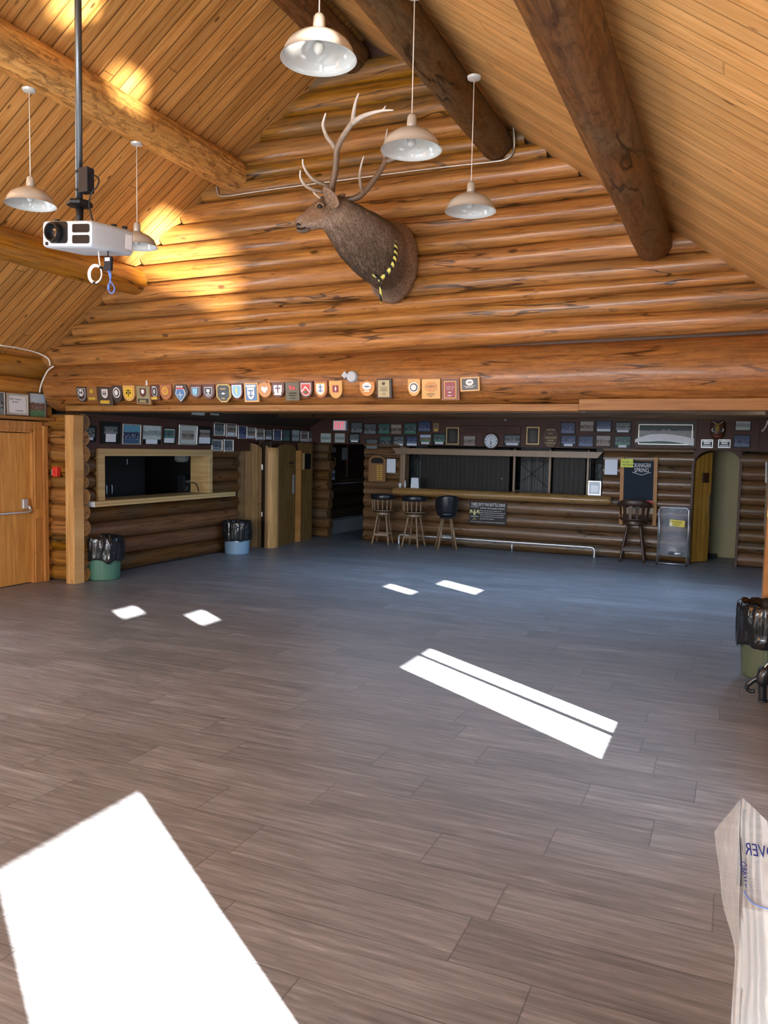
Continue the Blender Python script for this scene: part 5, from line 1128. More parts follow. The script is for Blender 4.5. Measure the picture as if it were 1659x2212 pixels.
# kitchen-wall photographs
KP = KX+0.013
L = ['framed grey team photo half hidden by the pale post', 'large black framed grey team photo with white caption, over the left end of the hatch', 'framed blue toned photo of players in pink, over the hatch', 'pale framed photo of four rows of players, over the hatch',
     'narrow black framed photo of a small team, over the middle of the hatch', 'cream mounted team photo over the right half of the hatch', 'black framed sepia photo over the right corner of the hatch']
for r_, l_, fr, ph, mt, cp_ in zip([(172, 920, 206, 954), (216, 911, 259, 958), (262, 916, 302, 960), (304, 916, 348, 962), (350, 924, 377, 959), (384, 918, 424, 961), (425, 921, 456, 961)], L,
        ['black', 'black', 'silver_rail', 'walnut', 'black', 'silver_rail', 'black'], [0, 0, 1, 2, 3, 4, 4], [0.0, 0.05, 0, 0.0, 0.02, 0.07, 0.04], [0.7, 0.55, None, 0.6, 0.85, None, 0.85]):
    picture(r_, 'X', KP, l_, fr, ph, 0.016, mt, cp_, mountmat='black' if cp_ and ph in (0, 4) else None, tilt=0.05)
for r_, l_, ph in zip([(461, 913, 484, 942), (487, 915, 510, 944), (456, 949, 479, 975), (482, 949, 503, 976)], ['upper left photo in the block of four right of the hatch', 'upper right photo in the block of four right of the hatch', 'lower left photo in the block of four right of the hatch', 'lower right dark photo in the block of four right of the hatch'], [0, 4, 0, 0]):
    picture(r_, 'X', KP, l_, 'silver_rail', ph, 0.014, 0.012, None if ph == 0 else 0.6)
row = [((513, 920, 532, 948), 5), ((532, 923, 551, 948.5), 4), ((552, 926, 569.5, 951), 4), ((571, 928, 587.5, 951), 0), ((589, 928, 607, 952), 5), ((609, 928, 626, 953.5), 3), ((628, 928, 647, 954), 2), ((648, 931, 665, 955), 4), ((666, 931, 682, 956), 0)]
place = ['nearest the hatch, above the arched plank door', 'second from the hatch, above the arched plank door', 'third from the hatch, sepia, above the plank doors', 'fourth from the hatch, black framed', 'fifth from the hatch, of blue tone', 'sixth from the hatch, greenish', 'seventh from the hatch, pale mounted', 'eighth from the hatch, brownish', 'ninth from the hatch, at the far corner']
for (r_, ph), pl_ in zip(row, place): picture(r_, 'X', KP, 'small framed photo in the long row, '+pl_, 'silver_rail' if ph in (4, 5) else 'black', ph, 0.012, 0.012 if ph in (2, 0) else 0.0, 0.8 if ph in (0, 4) else None)
for r_, l_ in (((410, 868, 441, 898), 'pale framed picture high up, half hidden by the header log'), ((450, 866, 473, 898), 'small framed certificate high up, half hidden by the header log')):
    picture(r_, 'X', KX+0.2, l_, 'walnut', 2, 0.012, 0.02, group='pictures under the bar ceiling', tilt=0.3)

# ------------------------------------------------------------------ plank doors in the far left corner
def seg(name, p, q, z1, mat, archz=None, th=0.05, z0=0.0, parent=None):
    p, q = Vector(p), Vector(q); L = (q-p).to_2d().length; m = MB()
    poly = [(0, z0), (L, z0)]+([(L, archz)]+[(L/2+L/2*math.cos(PI*k/12), archz+(z1-archz)*math.sin(PI*k/12)) for k in range(1, 12)]+[(0, archz)] if archz else [(L, z1), (0, z1)])
    m.prism(poly, 0, th); o = m.build(name, mat, parent); o.location = (p.x, p.y, 0); o.rotation_euler = (0, 0, math.atan2(q.y-p.y, q.x-p.x)); return o
F = [PF(511, 1183), PF(564, 1182), PF(571, 1184), PF(577, 1184), PF(599, 1181), PF(637, 1171), PF(645, 1170), PF(673, 1164)]
d2 = struct(seg('door_2', F[0], F[1], 1.90, 'door_plank', 1.78))
Lw = (F[1]-F[0]).length
for z in (1.02, 1.52)[::1]: MB().bx(Lw-0.004, Lw+0.018, -0.012, 0.01, 2*0.0+z-0.45 if z < 1.2 else z-0.1, z-0.37 if z < 1.2 else z-0.0).build('hinge', 'steel', d2, bevel=0.002)
struct(seg('door_recess', F[1]+Vector((-0.06, 0.05, 0)), F[2]+Vector((0.06, 0.05, 0)), 1.93, 'rug_dark'))
struct(MB().bx(-8.7, -8.6, 11.9, 15, 0, 2.5).build('wall_washroom_back', 'rug_dark'))
struct(seg('trim_7', F[2], F[3], 1.86, 'door_plank'))
dirw = (F[4]-F[3]); hl = MB(); hl.tint = 0.6
Lh = dirw.length; R = []
for i in range(16):
    z = 1.83*i/15; k = 1+0.04*noise.noise(Vector((z*2, 4, 4)))
    R.append(hl.add([(Lh/2+Lh/2*k*math.cos(a), -0.07*math.sin(a)*k, z) for a in (PI*q/10 for q in range(11))], []))
for a, b in zip(R, R[1:]):
    for k in range(10): hl.f.append((a+k, a+k+1, b+k+1, b+k))
hl.f.append(tuple(R[-1]+k for k in range(11)))
o = struct(hl.build('pillar_half_log', 'post', smooth='all')); o.location = (F[3].x, F[3].y, 0); o.rotation_euler = (0, 0, math.atan2(dirw.y, dirw.x))
F4 = F[4]+(F[4]-F[3]).normalized()*0.02
d3 = struct(seg('door_3', F4, F[5], 1.90, 'door_plank', 1.80))
L3 = (F[5]-F4).length
MB().bx(L3*0.84, L3*0.95, -0.008, 0.0, 0.95, 1.32).build('push_plate', 'steel', d3)
MB().bx(L3*0.55, L3*0.86, -0.012, 0.0, 1.52, 1.57).bx(L3*0.55, L3*0.82, -0.010, 0.0, 1.46, 1.475).build('door_sign', 'walnut', d3, bevel=0.002)
struct(seg('trim_8', F[5], F[6]+Vector((0.02, 0.03, 0)), 1.78, 'trim_v', th=0.08))
struct(seg('wall_washroom', F[6], F[7], 1.93, 'door_plank'))
struct(seg('wall_washroom_top', F[1]+Vector((0.0, 0.05, 0)), F[7]+Vector((-0.02, 0.02, 0)), 1.95, 'walnut', z0=1.76, th=0.1))
wp = PF(661, 1167); bk = thing('notice_box', 'black notice box with gilt edge on the planks left of the passage', 'notice box', wp+Vector((0.0, -0.015, 1.42)), math.atan2((F[7]-F[6]).y, (F[7]-F[6]).x))
MB().bx(-0.14, 0.12, -0.03, 0.03, 0, 0.3).build('case', 'black', bk, bevel=0.004); MB().bx(-0.165, -0.142, -0.034, 0.03, -0.01, 0.31).build('edge_strip', 'gilt', bk)

# passage notices, on the log wall seen through the opening
def sheet(name, label, c4, plane, where, mat, cat='notice', thick=0.006, frame=None):
    x0, y0, x1, y1 = c4; f = (lambda a, b: PY(a, b, where)) if plane == 'Y' else (lambda a, b: PX(a, b, where))
    A, B, D = f(x0, y0), f(x1, y0), f(x0, y1); hx = 'x' if plane == 'Y' else 'y'
    w = abs(getattr(B, hx)-getattr(A, hx)); hgt = A.z-D.z; c = (getattr(A, hx)+getattr(B, hx))/2
    t = thing(name, label, cat, (c, where, D.z) if plane == 'Y' else (where, c, D.z), PI/2 if plane == 'X' else 0)
    MB().prism([(-w/2, 0), (w/2, 0), (w/2, hgt), (-w/2, hgt)], -thick, 0).build('sheet', mat, t)
    if frame:
        b = 0.02; MB().ring([(-w/2-b, -b), (w/2+b, -b), (w/2+b, hgt+b), (-w/2-b, hgt+b)], [(-w/2, 0), (w/2, 0), (w/2, hgt), (-w/2, hgt)], -0.02, 0).build('frame', frame, t, bevel=0.002)
    t['w'] = w; t['h'] = hgt; return t
CXW = CX0-0.02
sheet('notice', 'upright grey paper notice high on the dark passage boards', (739, 967, 753, 993), 'X', CXW+0.012, 'plinth')
sheet('picture', 'small gilt framed dark picture in the passage', (713, 990, 723, 1005), 'X', CXW+0.012, 'black', 'picture', frame='gilt')
sheet('picture', 'picture in a dark frame at the top of the passage, partly cut by the arch', (711, 966, 725, 977), 'X', CXW+0.012, 'plinth', 'picture', frame='black')
pp = sheet('poster', 'white and navy poster under the gilt framed picture in the passage', (711, 1016, 723, 1037), 'X', CXW+0.012, 'paper', 'poster')
MB().prism([(-pp['w']/2, pp['h']*0.28), (pp['w']/2, pp['h']*0.28), (pp['w']/2, pp['h']*0.66), (-pp['w']/2, pp['h']*0.66)], -0.008, -0.006).build('navy_band', cBLU, pp)
sheet('notice', 'grey notice with small black figure at the right of the passage', (773, 1011, 785, 1028), 'Y', 18.545, 'plinth')
tag(MB().bx(CXW, CXW+0.03, 15.95, 16.02, 1.2, 1.95).build('batten', 'walnut'), 'brown upright batten on the dark passage boards', 'batten')

# ------------------------------------------------------------------ along the bar wall
BP = BY+0.018                                # face of the red-brown board
ex = thing('exit_sign', 'red lit EXIT sign over the passage', 'exit sign', PY(735, 930, BP-0.05))
MB().bx(-0.145, 0.145, -0.04, 0.04, 0, 0.2).build('housing', 'white', ex, bevel=0.004)
MB().bx(-0.135, 0.135, -0.043, -0.039, 0.01, 0.19).build('face', 'exit_face', ex)
text('lettering', 'EXIT', 0.2, 0.14, 'exit_red', ex, (0, -0.044, 0.1))
rowA = [((758, 912, 784.5, 935.5), 0, None, 'framed photo with glare right of the EXIT sign'), ((786, 915, 814, 938.6), 0, None, 'black framed grey team photo, second right of the EXIT sign, upper row'), ((817, 914.5, 844, 938), 3, None, 'dark green team photo, third right of the EXIT sign, upper row'),
        ((844, 916, 869, 938.6), 4, None, 'brown toned photo, fourth right of the EXIT sign, upper row'), ((872.5, 913.5, 901, 939), 3, None, 'photo of players in green, white framed, fifth right of the EXIT sign, upper row'), ((903, 910, 931.5, 933), 5, None, 'blue toned stadium photo, sixth right of the EXIT sign, upper row')]
rowB = [((692, 935, 717, 957), 2, 0.0, 'pale mounted photo under and left of the EXIT sign'), ((722.7, 935, 747, 957), 2, 0.0, 'pale mounted photo right below the EXIT sign'), ((754, 936, 778, 957), 0, 0.7, 'photo with white caption strip, lower row right of the EXIT sign'),
        ((790.7, 948, 817, 970.5), 0, None, 'lowest hanging grey photo at the left end of the bar board'), ((820, 941.7, 846.5, 966), 3, None, 'photo of players in red and green, lower row over the bar'), ((848.7, 941, 874.5, 965), 0, 0.8, 'photo with white foreground, lower row over the bar'),
        ((877, 941, 903, 964.6), 5, 0.9, 'violet toned photo, lower row over the bar'), ((905.5, 937, 932.7, 961.5), 6, 0.7, 'photo with blue sky and red brown field, lower row over the bar'), ((935, 936, 963, 961.5), 3, 0.7, 'greenish photo beside the left gilt honour board'),
        ((1000.7, 940.8, 1028.4, 964), 4, None, 'photo of a field and trees left of the clock'), ((1088, 938.6, 1125, 964), 0, 0.75, 'landscape photo with white caption right of the clock')]
for r_, ph, cp_, l_ in rowA+rowB: picture(r_, 'Y', BP, l_, 'walnut' if ph in (4, 6, 2) else 'black', ph, 0.012, 0.016 if ph == 2 else 0.0, cp_)
rowC = [((1211, 912.5, 1243, 937.5), 5, None, 'upper left photo of the block right of the oval carved plaque'), ((1211, 939.5, 1245, 966), 5, 0.6, 'lower left photo of the block right of the oval carved plaque'), ((1252, 909, 1284, 933), 4, None, 'brown photo, upper second of the block right of the oval carved plaque'), ((1249, 941.6, 1282.4, 965.7), 5, None, 'bluish photo, lower second of the block right of the oval carved plaque'),
        ((1287, 908, 1322, 934), 5, 0.9, 'captioned photo, upper third of the block right of the oval carved plaque'), ((1287, 940, 1320, 965), 4, None, 'black framed pale photo, lower third of the block right of the oval plaque'), ((1328, 911, 1364, 936), 0, 0.75, 'dark captioned photo just left of the long panorama, upper'), ((1326, 941, 1364, 969), 3, 0.5, 'photo of players on green grass just left of the long panorama, lower'),
        ((1587.5, 905, 1622.5, 930.7), 2, None, 'pale photo, upper one at the far right of the bar board'), ((1584, 939.5, 1621, 967), 5, None, 'bluish photo, lower one at the far right of the bar board')]
for r_, ph, cp_, l_ in rowC: picture(r_, 'Y', BP-(0.012 if r_[0] > 1500 else 0), l_, 'black', ph, 0.012, 0.0, cp_)
def honour(rect, label):
    t = picture(rect, 'Y', BP, label, 'gilt', 0, 0.022, 0.0, None, group='gilt honour boards', name='honour_board')
    for ch in t.children:
        if ch.name.startswith('photo_print'): ch.name = 'name_panel'; ch.data.materials[0] = M['black']
    A, D = PY(rect[0], rect[1], BP), PY(rect[2], rect[3], BP); h_ = A.z-D.z; w_ = D.x-A.x; m = MB()
    for k in range(9): m.bx(-w_*0.22, w_*0.22*(1 if k % 2 else 0.8), -0.0105, -0.009, h_*(0.18+0.072*k), h_*(0.18+0.072*k)+0.006)
    m.build('lettering', cm('faded_gold_lines', (0.10, 0.085, 0.05)), t)
honour((964, 923, 992, 960.5), 'gilt framed black honour board left of the clock'); honour((1137.5, 922, 1165.6, 960.5), 'gilt framed black honour board right of the clock')
pq = thing('plaque', 'small brown plaque with round emblem above the bar at left', 'plaque', PY(942, 933, BP)); MB().bx(-0.055, 0.055, -0.015, 0, 0, 0.17).build('board', W_BR, pq, bevel=0.003)
MB().prism(circ(0.035, 0, 0.11), -0.019, -0.01).build('emblem', W_OLV, pq); MB().bx(-0.03, 0.03, -0.018, -0.01, 0.02, 0.05).build('plate', cGOLD, pq)
cs2 = thing('carved_sign', 'dark carved wooden name board with script lettering above the clock', 'sign', PY(1062, 936, BP))
MB().bx(-0.62, 0.55, -0.03, 0, 0, 0.14).build('board', 'panel_red', cs2, bevel=0.01); text('lettering', 'Nanaimo  Hornets', 0.85, 0.12, 'panel_red', cs2, (-0.06, -0.035, 0.075), 0.006, shear=0.3)
ck = thing('wall_clock', 'round white faced wall clock with dark rim above the bar', 'clock', PY(1061.5, 952.7, BP))
r_ = 0.15
MB().lathe([(r_*0.86, 0.035), (r_*0.9, 0.045), (r_, 0.035), (r_*1.04, 0.01), (r_*1.02, 0)], (0, 0, 0), 40, ry).build('rim', 'walnut', ck, smooth=40)
MB().prism(circ(r_*0.88, 0, 0, 40), -0.022, 0).build('dial', 'paper', ck)
nm = MB()
for k in range(12):
    a = PI/6*k; q = Matrix.Rotation(a, 3, 'Y'); nm.box((r_*0.70*math.sin(a), -0.0235, r_*0.70*math.cos(a)), (0.010 if k % 3 else 0.016, 0.002, 0.024), q)
nm.build('numeral', 'ink', ck)
text('lettering', 'QUARTZ', 0.05, 0.012, 'ink', ck, (0, -0.0235, 0.04))
for nm_, a, L_, w_ in (('hour_hand', math.radians(184), 0.06, 0.012), ('minute_hand', math.radians(176), 0.095, 0.008)):
    MB().box((L_/2*math.sin(a), -0.027, L_/2*math.cos(a)), (w_, 0.002, L_), Matrix.Rotation(a, 3, 'Y')).build(nm_, 'ink', ck)
bl = thing('ceiling_bulb', 'bare bulb in a white porcelain holder under the bar ceiling', 'lamp', PY(1092, 896, BP-0.6))
MB().lathe([(0.0005, 0.03), (0.05, 0.03), (0.05, 0.015), (0.025, -0.02), (0.0005, -0.02)], seg=20).build('holder', 'enamel', bl, smooth=40)
MB().ball((0, 0, -0.065), (0.03, 0.03, 0.04), 14, 10).build('bulb', NT('clear_bulb_glass').fin((0.55, 0.6, 0.65), 0.08), bl, smooth='all')
dl = thing('ceiling_light', 'small flat white ceiling light just behind the header log', 'lamp', PY(986, 888, 11.5)); MB().lathe([(0.0005, -0.02), (0.09, -0.018), (0.1, 0.0), (0.1, 0.02)], seg=24).build('diffuser', 'enamel', dl, smooth=40)
# oval carved champions plaque
ov = thing('oval_plaque', 'oval dark wooden plaque with pale carved lettering', 'plaque', PY(1190, 944.8, BP))
MB().prism(circ(0.145, 0, 0, 32, 1.32), -0.025, 0).build('board', 'walnut', ov, bevel=0.005)
for s_, z, wd, hh_ in (('NANAIMO HORNETS', 0.135, 0.15, 0.024), ('R F C', 0.068, 0.07, 0.024), ('VANCOUVER', -0.005, 0.21, 0.036), ('ISLAND', -0.055, 0.11, 0.028), ('CHAMPIONS', -0.105, 0.19, 0.03), ('SENIOR RUGBY', -0.148, 0.12, 0.016)):
    text('lettering', s_, wd, hh_, 'gold_ink', ov, (0, -0.026, z))
# long panorama with a white banner draped over
pano = picture((1373, 906, 1505.5, 968), 'Y', BP, 'long framed panorama of a rocky landscape with white cloth across it', 'walnut', 3, 0.045, 0.0, None, group=None, name='panorama')
for ch in pano.children:
    if ch.name.startswith('photo_print'): ch.data.materials[0] = photo_mat('landscape_print', (0.03, 0.045, 0.035), (0.30, 0.30, 0.29), (0.05, 0.11, 0.085), (0.35, 0.36, 0.38))
A, D = PY(1373, 906, BP), PY(1505.5, 968, BP); w_, h_ = D.x-A.x, A.z-D.z
MB().ring([(-w_/2+0.06, 0.06), (w_/2-0.08, 0.06), (w_/2-0.08, h_-0.075), (-w_/2+0.06, h_-0.075)], [(-w_/2+0.07, 0.07), (w_/2-0.09, 0.07), (w_/2-0.09, h_-0.085), (-w_/2+0.07, h_-0.085)], -0.012, 0).build('inner_border', 'conduit', pano)
bn = MB(); R = []
for i in range(25):
    f = i/24; x = -w_/2+0.01+(w_-0.06)*f; zc = h_*(0.235+0.16*math.sin(PI*min(1, f*1.05+0.0))**0.8*(1-0.25*f)); hb = 0.028+0.034*min(1, f*4)
    R.append(bn.add([(x, -0.03-0.004*math.sin(i*0.9), zc-hb), (x, -0.034, zc+hb), (x, -0.024, zc+hb), (x, -0.022, zc-hb)], []))
for a, b in zip(R, R[1:]):
    for k in range(4): bn.f.append((a+k, a+(k+1) % 4, b+(k+1) % 4, b+k))
bn.f.append((R[0], R[0]+1, R[0]+2, R[0]+3)); bn.f.append((R[-1]+3, R[-1]+2, R[-1]+1, R[-1]))
o = tag(bn.build('cloth_banner', cm('bright_white_cloth', (0.92, 0.93, 0.95), 0.7)), 'white cloth strip draped across the long panorama', 'banner'); o.location = pano.location
# board at right with mask and small plaques
struct(MB().bx(PY(1504, 930, BP).x, PY(1641, 930, BP).x, BP-0.012, BP+0.01, PY(1570, 973, BP).z, PY(1570, 897, BP).z).build('trim_9', 'panel_red', bevel=0.003))
mk = thing('carved_mask', 'painted carved wooden face mask over the arched door', 'mask', PY(1549.5, 949, BP-0.012))
mw, mh = 0.24, 0.37; m = MB(); R = []
def mz(u, v): return 0.09*math.sqrt(max(0, 1-u*u))*math.sqrt(max(0.02, 1-(2*v-1)**2*0.85))
W_ = 14
for j in range(17):
    v = j/16; hw = mw/2*math.sqrt(max(0.06, 1-abs(2*v-0.95)**3.2)); R.append(m.add([(hw*(2*i/W_-1), -mz(2*i/W_-1, v)-0.012, mh*v) for i in range(W_+1)], []))
for a, b in zip(R, R[1:]):
    for k in range(W_): m.f.append((a+k, a+k+1, b+k+1, b+k))
m.build('face', cm('mask_dark_cedar', (0.09, 0.04, 0.02)), mk, smooth='all')
MB().ball((0, -0.085, mh*0.52), (0.035, 0.04, 0.075), 12, 8).build('nose', cm('mask_ochre', (0.32, 0.22, 0.04)), mk, smooth='all')
for sx in (-1, 1):
    MB().ball((sx*0.06, -0.075, mh*0.42), (0.04, 0.018, 0.035), 14, 8).build('eye', cWHITE, mk, smooth='all')
    MB().ball((sx*0.058, -0.088, mh*0.42), (0.022, 0.012, 0.022), 12, 8).build('pupil', cBLACK, mk, smooth='all')
    MB().tube(smoothpath([(sx*0.02, -0.1, mh*0.66), (sx*0.05, -0.095, mh*0.74), (sx*0.09, -0.07, mh*0.80)], 4), [0.006]*8+[0.003], 6).build('brow', cWHITE, mk, smooth='all')
MB().tube(smoothpath([(-0.065, -0.07, mh*0.17), (0, -0.095, mh*0.13), (0.065, -0.07, mh*0.17)], 5), [0.008]+[0.02]*9+[0.008], 8).build('lips', cm('mask_red', (0.26, 0.06, 0.025)), mk, smooth='all')
MB().ball((0, -0.055, mh*0.86), (0.085, 0.035, 0.04), 14, 8).build('forehead_band', cm('mask_violet', (0.05, 0.045, 0.12)), mk, smooth='all')
for (a, b), l_ in zip(((1514, 1539.6), (1551, 1577.5)), ('small black plaque with white strip, left under the carved mask', 'small black plaque with white strip, right under the carved mask')):
    t = thing('plaque', l_, 'plaque', PY((a+b)/2, 967.6, BP-0.012), group='small black plaques under the mask'); w2 = PY(b, 960, BP).x-PY(a, 960, BP).x; h2 = PY(a, 949.5, BP).z-PY(a, 967.6, BP).z
    MB().bx(-w2/2, w2/2, -0.02, 0, 0, h2).build('board', cSIL, t, bevel=0.002); MB().bx(-w2/2+0.012, w2/2-0.012, -0.023, 0, 0.012, h2-0.012).build('face', 'black', t)
    MB().bx(-w2*0.36, w2*0.36, -0.025, 0, 0.02, 0.048).build('strip', 'paper', t)
    for sx in (-1, 1): MB().prism(circ(0.014, sx*w2*0.33, h2*0.78, 14), -0.025, 0).build('rosette', 'paper', t)
    m = MB(); [m.bx(-0.05, 0.05, -0.0245, 0, h2*z, h2*z+0.006) for z in (0.82, 0.7, 0.58, 0.47)]; m.build('lettering', cSIL, t)

# mantel board and log counter of the bar hatch
t = thing('bar_mantel', 'long wooden board with mitred ends over the bar hatch', 'mantel', (PY(848, 974, BY-0.06).x, BY-0.06, PY(848, 980, BY-0.06).z)); L = PY(1303, 974, BY-0.06).x-PY(848, 974, BY-0.06).x
MB().prism([(0.09, 0), (L-0.09, 0), (L, 0.115), (0, 0.115)], -0.03, 0.12).build('board', 'stool_wood', t, bevel=0.004)
c0, c1 = PY(848, 1068, BY-0.12), PY(1320, 1074, BY-0.12)
cn = thing('bar_counter', 'polished half log counter running under the bar hatch', 'counter', ((c0.x+c1.x)/2, BY-0.06, 1.02)); L = c1.x-c0.x
m = MB(); R = []
prof = [(-0.0+0.115*math.cos(a), 0.085*math.sin(a)) for a in (PI/2+PI*k/14 for k in range(15))]+[(0.36, -0.085), (0.36, 0.085)]
for x, k in ((-L/2, 0.86), (-L/2+0.02, 0.96), (-L/2+0.07, 1.0), (-L/4, 1.0), (0, 1.0), (L/4, 1.02), (L/2-0.12, 1.02), (L/2-0.04, 0.92), (L/2, 0.7)):
    R.append(m.add([(x, y*k if y < 0 else y, z*k) for y, z in prof], []))
n = len(prof)
for a, b in zip(R, R[1:]):
    for k in range(n): m.f.append((a+k, a+(k+1) % n, b+(k+1) % n, b+k))
m.f.append(tuple(R[0]+k for k in range(n))); m.f.append(tuple(R[-1]+k for k in range(n))[::-1]); m.build('half_log', 'bar_counter', cn, smooth=50)
CT = 1.105
# shutters and iron grille inside the hatch
def panel_y(name, label, x0, x1, Y, z0, z1, mat, cat='shutter'):
    t = thing(name, label, cat, ((x0+x1)/2, Y, z0)); w_ = x1-x0; MB().bx(-w_/2, w_/2, 0, 0.03, 0, z1-z0).build('board', mat, t); return t
GYI = BY+0.42
def grille(x0, x1, label):
    z0, z1 = CT, 1.84; w_ = x1-x0; t = thing('iron_grille', label, 'grille', (x0, GYI, z0), group='wrought iron bar grilles'); hgt = z1-z0
    m = MB()
    for k in range(3): m.tube([(w_*(k+0.5)/3, 0, 0), (w_*(k+0.5)/3, 0, hgt)], 0.007, 6)
    m.build('bar', 'iron', t)
    m = MB(); m.tube([(0.01, 0, hgt*0.1), (w_-0.01, 0, hgt*0.8)], 0.006, 6).tube([(w_-0.01, 0, hgt*0.1), (0.01, 0, hgt*0.8)], 0.006, 6); m.build('diagonal', 'iron', t)
    for sx in (0.22, 0.5, 0.78):
        c = (w_*sx, hgt*0.82); m = MB().tube([(c[0]+(0.012+0.045*k/30)*math.cos(k*0.42), -0.006, c[1]+(0.012+0.045*k/30)*math.sin(k*0.42)) for k in range(30)], 0.006, 6); m.build('scroll', 'iron', t)
    MB().ring([(0, 0), (w_, 0), (w_, hgt), (0, hgt)], [(0.016, 0.016), (w_-0.016, 0.016), (w_-0.016, hgt-0.016), (0.016, hgt-0.016)], -0.01, 0.01).build('frame', 'iron', t)
X = lambda px: PY(px, 1020, GYI).x
cDOOR = plank_mat('dark_stained_shutter_boards', 0.09, (0.020, 0.017, 0.014), (0.015, 0.0125, 0.0105), (0.009, 0.0075, 0.006), 0.2, 0.8, 0.5, along=2, across=0)
cGR = plain('grey_green_panel', (0.075, 0.09, 0.085), 0.5, var=0.15, scale=4)
panel_y('back_panel', 'grey green panel behind the left iron grille of the bar', X(872), X(910), GYI+0.35, CT-0.1, 1.95, cGR, 'panel')
SHUT = panel_y('shutter', 'wide dark board shutter filling the left half of the bar hatch', X(912), X(1100), GYI, CT-0.06, 1.9, cDOOR)
panel_y('shutter', 'dark board shutter between the middle and right grilles of the bar', X(1195), X(1264), GYI, CT-0.06, 1.9, cDOOR)
panel_y('back_panel', 'slatted boards behind the middle iron grille of the bar', X(1115), X(1180), GYI+0.35, CT-0.1, 1.95, plank_mat('grey_slats', 0.05, (0.12, 0.12, 0.115), (0.09, 0.09, 0.088), (0.05, 0.05, 0.05), 0.0, 0.9, 0.5, along=2, across=0), 'panel')
panel_y('back_panel', 'grey green panel behind the right iron grille of the bar', X(1280), X(1306), GYI+0.35, CT-0.1, 1.95, cGR, 'panel')
grille(X(872), X(911), 'left scrolled iron grille in the bar hatch'); grille(X(1112), X(1186), 'middle scrolled iron grille in the bar hatch'); grille(X(1274), X(1306), 'right iron grille behind the framed notice on the counter')
for px, l_ in ((1111, 'left of the middle grille'), (1188, 'right of the middle grille'), (1270, 'left of the right grille')):
    tag(MB().bx(X(px)-0.02, X(px)+0.02, GYI-0.03, GYI+0.03, CT-0.06, 1.9).build('mullion_post', 'stool_wood', bevel=0.004), 'narrow wooden post in the bar hatch, '+l_, 'post')
kq = PY(1085, 1034, GYI-0.01)-SHUT.location; MB().ball(kq+Vector((0, -0.02, 0)), 0.016, 12, 8).build('knob', 'steel', SHUT, smooth='all')
ps = struct(MB().bx(HX0-0.02, HX0+0.1, BY+0.05, BY+0.3, CT, 1.93).build('trim_10', 'conduit', bevel=0.02)); ps.data.materials[0] = M['stool_wood']
# things on the counter
def on_counter(px, y=0.08): return Vector((PY(px, 1056, BY-0.06+y).x, BY-0.06+y, CT))
t = thing('paper_cup', 'small white cup at the left end of the bar counter', 'cup', on_counter(864)); MB().lathe([(0.0005, 0), (0.022, 0), (0.034, 0.075), (0.031, 0.075), (0.02, 0.004), (0.0005, 0.004)], seg=20).build('cup', 'paper', t, smooth=40)
t = thing('bottle', 'slim white bottle beside the small cup on the bar counter', 'bottle', on_counter(875)); MB().lathe([(0.0005, 0), (0.014, 0), (0.015, 0.08), (0.009, 0.1), (0.009, 0.118)], seg=16).build('body', 'paper', t, smooth=40); MB().lathe([(0.011, 0.116), (0.011, 0.135), (0.0005, 0.137)], seg=14).build('cap', 'white', t, smooth=40)
t = thing('condiment_box', 'dark box behind the small cup on the bar counter', 'box', on_counter(870, 0.18)); MB().bx(-0.05, 0.05, -0.04, 0.04, 0, 0.16).build('body', 'grey_box', t, bevel=0.004); MB().prism(circ(0.014, 0.02, 0.11), -0.044, -0.04).build('badge', 'gilt', t)
t = thing('table_sign', 'blank white stand up card on the bar counter', 'sign', on_counter(897, 0.05)); m = MB(); m.prism([(-0.085, 0), (0.085, 0), (0.073, 0.195), (-0.073, 0.195)], -0.035, -0.03); m.build('card', 'paper', t); MB().bx(-0.08, 0.08, -0.034, 0.04, 0, 0.006).build('foot', 'paper', t)
fr = picture((1271, 1029, 1299, 1060), 'Y', BY-0.02, 'dark framed white notice standing at the right end of the bar counter', 'steel', 2, 0.02, 0.0, None, group=None, name='framed_notice')
for ch in fr.children:
    if ch.name.startswith('photo_print'): ch.name = 'notice'; ch.data.materials[0] = M['paper']
fr.location.z = CT-0.0; m = MB(); [m.bx(-0.06, 0.06, -0.0105, -0.009, 0.06+0.02*k, 0.064+0.02*k) for k in range(6)]; m.build('lettering', cSIL, fr)
# honours shield and sheets at the bar's left
hb = thing('honours_shield', 'arched wooden honours board with rows of brass name plates', 'plaque', PY(816, 1040, BY-0.01))
x0, x1 = PY(798, 1000, BY).x, PY(834, 1000, BY).x; w_ = x1-x0; h_ = PY(816, 984, BY).z-PY(816, 1040, BY).z
o_ = [(-w_/2, 0), (w_/2, 0), (w_/2, h_*0.82)]+[(w_/2*math.cos(a), h_*0.82+h_*0.18*math.sin(a)) for a in (PI*k/10 for k in range(1, 10))]+[(-w_/2, h_*0.82)]
MB().prism(o_, -0.04, 0.0).build('board', W_BR, hb, bevel=0.006); MB().ring(o_, [(x*0.86, 0.03+(z-0.03)*0.93+0.004) for x, z in o_], -0.055, -0.03).build('moulding', W_BR, hb, bevel=0.003)
MB().prism([(-w_*0.35, h_*0.70), (w_*0.35, h_*0.70), (w_*0.35, h_*0.84)]+[(w_*0.35*math.cos(a), h_*0.84+h_*0.08*math.sin(a)) for a in (PI*k/8 for k in range(1, 8))]+[(-w_*0.35, h_*0.84)], -0.046, -0.03).build('title_panel', 'black', hb)
for k in range(7):
    for sx in ((-0.02, 0.12), (0.17, 0.30)) if k else ((-0.0, 0.12), (0.18, 0.3)): MB().bx(w_*sx[0], w_*sx[1], -0.044, -0.03, h_*(0.08+0.085*k), h_*(0.08+0.085*k)+0.022).build('name_plate', cGOLD, hb)
BF = BY-0.012
